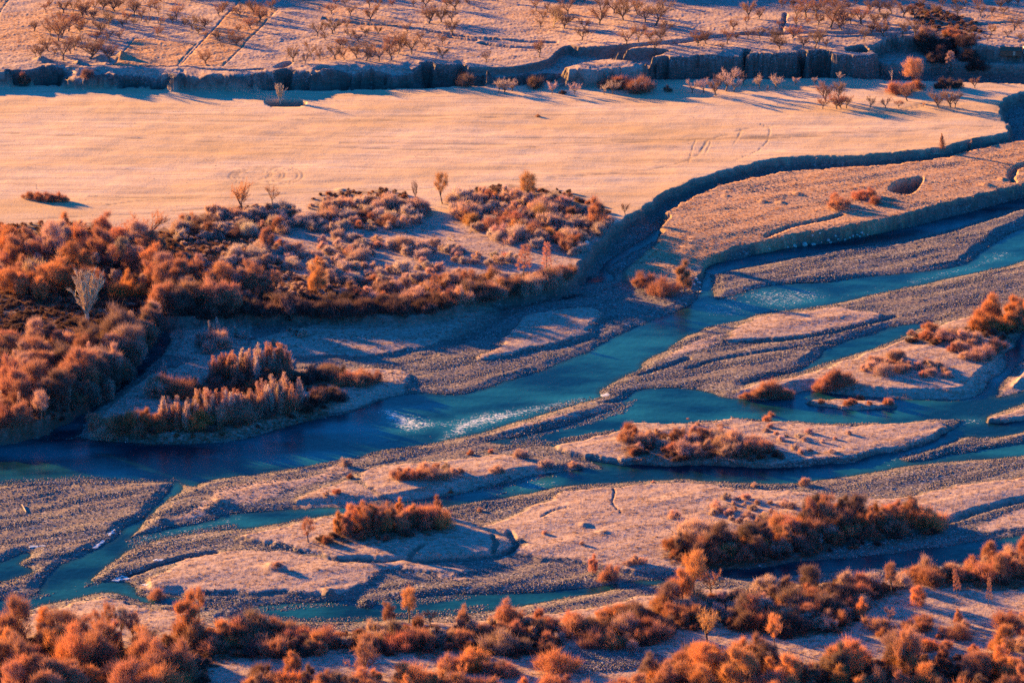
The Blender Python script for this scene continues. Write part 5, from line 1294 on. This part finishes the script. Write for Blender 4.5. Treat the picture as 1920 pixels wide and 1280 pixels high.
# posts on the field
def post(a, b, h, label):
    x, y, z = ground_at(a, b); H = h / (pxm(y, z) * cp); s = Soup(); s.tube([(0, 0, -.3), (0, 0, H * .6), (.03, 0, H)], .09, .06, 6)
    o = bpy.data.objects.new('post', s.mesh('post', M_POST)); o.location = (x, y, z); COL.objects.link(o)
    q = Soup(); q.tube([(-.22, 0, H * .93), (.22, 0, H * .93)], .04, .04, 4); c = bpy.data.objects.new('cross_piece', q.mesh('cross_piece', M_POST)); c.parent = o; COL.objects.link(c)
    tag(o, label, 'post')
post(1457, 198, 16, 'slim grey post standing on the pale field below the tall cliff')
post(68, 355, 9, 'short grey post behind the lone bush patch on the field')
# a straw-coloured haystack-like bush on the field
x, y, z = ground_at(1009, 218)
plant('willow_shrub', 1009, 219, 6, OCH, 1.0, None); PLANTS[-1].update(label='tiny ochre bush alone in the middle of the pale field', cat='shrub')

# shed at the right edge: walls, plank roof in two pitches, door and post
x, y, z = ground_at(1893, 101)
shed = bpy.data.objects.new('shed', None); shed.location = (x, y, z); shed.rotation_euler = (0, 0, R(-6)); COL.objects.link(shed)
tag(shed, 'low dark wooden shed with a ridged roof at the right edge of the upper terrace', 'shed')
def box(bm, x0, x1, y0, y1, z0, z1):
    v = [bm.verts.new(c) for c in [(x0, y0, z0), (x1, y0, z0), (x1, y1, z0), (x0, y1, z0), (x0, y0, z1), (x1, y0, z1), (x1, y1, z1), (x0, y1, z1)]]
    for f in [(0, 3, 2, 1), (4, 5, 6, 7), (0, 1, 5, 4), (1, 2, 6, 5), (2, 3, 7, 6), (3, 0, 4, 7)]: bm.faces.new([v[i] for i in f])
W2, D2, HH = 4.2, 2.2, 1.7
bm = bmesh.new()
box(bm, -W2, W2, -D2, -D2 + .15, -.4, HH); box(bm, -W2, W2, D2 - .15, D2, -.4, HH); box(bm, -W2, -W2 + .15, -D2 + .153, D2 - .153, -.4, HH); box(bm, W2 - .15, W2, -D2 + .153, D2 - .153, -.4, HH)
mesh_obj('wall', bm, M_PLANK, parent=shed)
pl = bmesh.new(); box(pl, -.29, .29, 0, 2.75, 0, .05); plank = bpy.data.meshes.new('roof_plank'); pl.to_mesh(plank); pl.free(); plank.materials.append(M_PLANK)
for side in (-1, 1):
    for k in range(15):
        o = bpy.data.objects.new('roof_plank', plank); o.parent = shed; COL.objects.link(o)
        o.location = (-W2 + .1 + k * .585, side * (D2 + .3), HH - .05 + .01 * (k % 2)); o.rotation_euler = (R(24), 0, 0 if side < 0 else math.pi)
bm = bmesh.new(); box(bm, -.45, .45, -D2 - .06, -D2 - .004, -.1, 1.5); dr = mesh_obj('door', bm, M_LOG, (1.2, 0, 0), parent=shed)
bm = bmesh.new(); box(bm, .25, .31, -D2 - .12, -D2 - .063, .65, .9); mesh_obj('handle', bm, M_POST, parent=dr)
x, y, z = ground_at(1921, 98)
hut = bpy.data.objects.new('hut', None); hut.location = (x, y, z); COL.objects.link(hut); tag(hut, 'small whitewashed hut cut by the right edge of the photo, beside the dark shed', 'hut')
bm = bmesh.new(); box(bm, -1.0, 3.5, -1.6, 1.6, -.4, 2.6); mesh_obj('wall', bm, M_WALL, parent=hut)
bm = bmesh.new(); box(bm, -1.25, 3.75, -1.9, 1.9, 2.603, 2.78); mesh_obj('roof', bm, M_PLANK, parent=hut)
bm = bmesh.new(); box(bm, 1.0, 1.8, -1.66, -1.604, -.1, 1.9); mesh_obj('door', bm, M_PLANK, parent=hut)

# ------------------------------------------------------------------ labels
ORD = ['first','second','third','fourth','fifth','sixth','seventh','eighth','ninth','tenth','eleventh','twelfth','thirteenth','fourteenth','fifteenth','sixteenth','seventeenth','eighteenth','nineteenth','twentieth']
def colour_word(c):
    if c in (FR, FRP): return 'frosted'
    return {(.17, .10, .085): 'dark brown', (.27, .13, .085): 'reddish brown', RUST: 'rusty', ORANGE: 'bright orange', PINK: 'pinkish', BROWN: 'brown', OCH: 'ochre', DARK: 'dark'}.get(tuple(c), 'brown')
NOUN = {'willow_tree': ('rounded willow', 'tree'), 'orchard_tree': ('bare orchard tree', 'tree'), 'willow_shrub': ('bush', 'shrub'), 'frosted_shrub': ('frosted bush', 'shrub'),
        'poplar_sapling': ('slender sapling', 'tree'), 'larch_tree': ('upright tree', 'tree'), 'round_tree': ('round-headed tree', 'tree'), 'fan_tree': ('pale bare tree', 'tree'), 'dead_tree': ('dead tree', 'tree')}
grp = {}
for q in PLANTS:
    if q.get('label'):
        tag(q['o'], q['label'], q.get('cat', 'tree')); continue
    grp.setdefault((q['zone'], q['kind']), []).append(q)
seen = {}
for (zone, kind), L in grp.items():
    noun, cat = NOUN[kind]
    L.sort(key=lambda q: q['py'])
    nr = max(1, int(round(math.sqrt(len(L) / 2.2)))) if len(L) > 4 else 1
    rows = [L[int(i * len(L) / nr):int((i + 1) * len(L) / nr)] for i in range(nr)]
    for ri, row_ in enumerate(rows):
        row_.sort(key=lambda q: q['px'])
        for k, q in enumerate(row_):
            cw = colour_word(q['col'])
            if cw == 'frosted' and kind == 'frosted_shrub': cw = 'pale'
            bits = '%s %s %s' % (cw, noun, zone)
            pos = '' if len(row_) == 1 else (ORD[k] + ' from left' if k < len(row_) / 2 or len(row_) - 1 - k > 19 else (ORD[len(row_) - 1 - k] + ' from right' if k < len(row_) - 1 else 'rightmost')) if not (k == 0) else 'leftmost'
            zone_ = zone
            rw = '' if nr == 1 else (' in back row' if ri == 0 else ' in front row' if ri == nr - 1 else ' in %s row' % ORD[ri])
            lab = bits + (', ' + pos + rw if pos or rw else '')
            tag(q['o'], lab, cat, (noun + 's ' + zone) if len(L) > 1 else None)
            seen.setdefault(lab, []).append(q)
long_ = [l for l in seen if len(l.split()) > 16]; print('LONG', len(long_), long_[:4]);print('labels', sum(len(v) for v in grp.values()), 'dup', sum(1 for v in seen.values() if len(v) > 1), 'longest', max(len(l.split()) for l in seen))
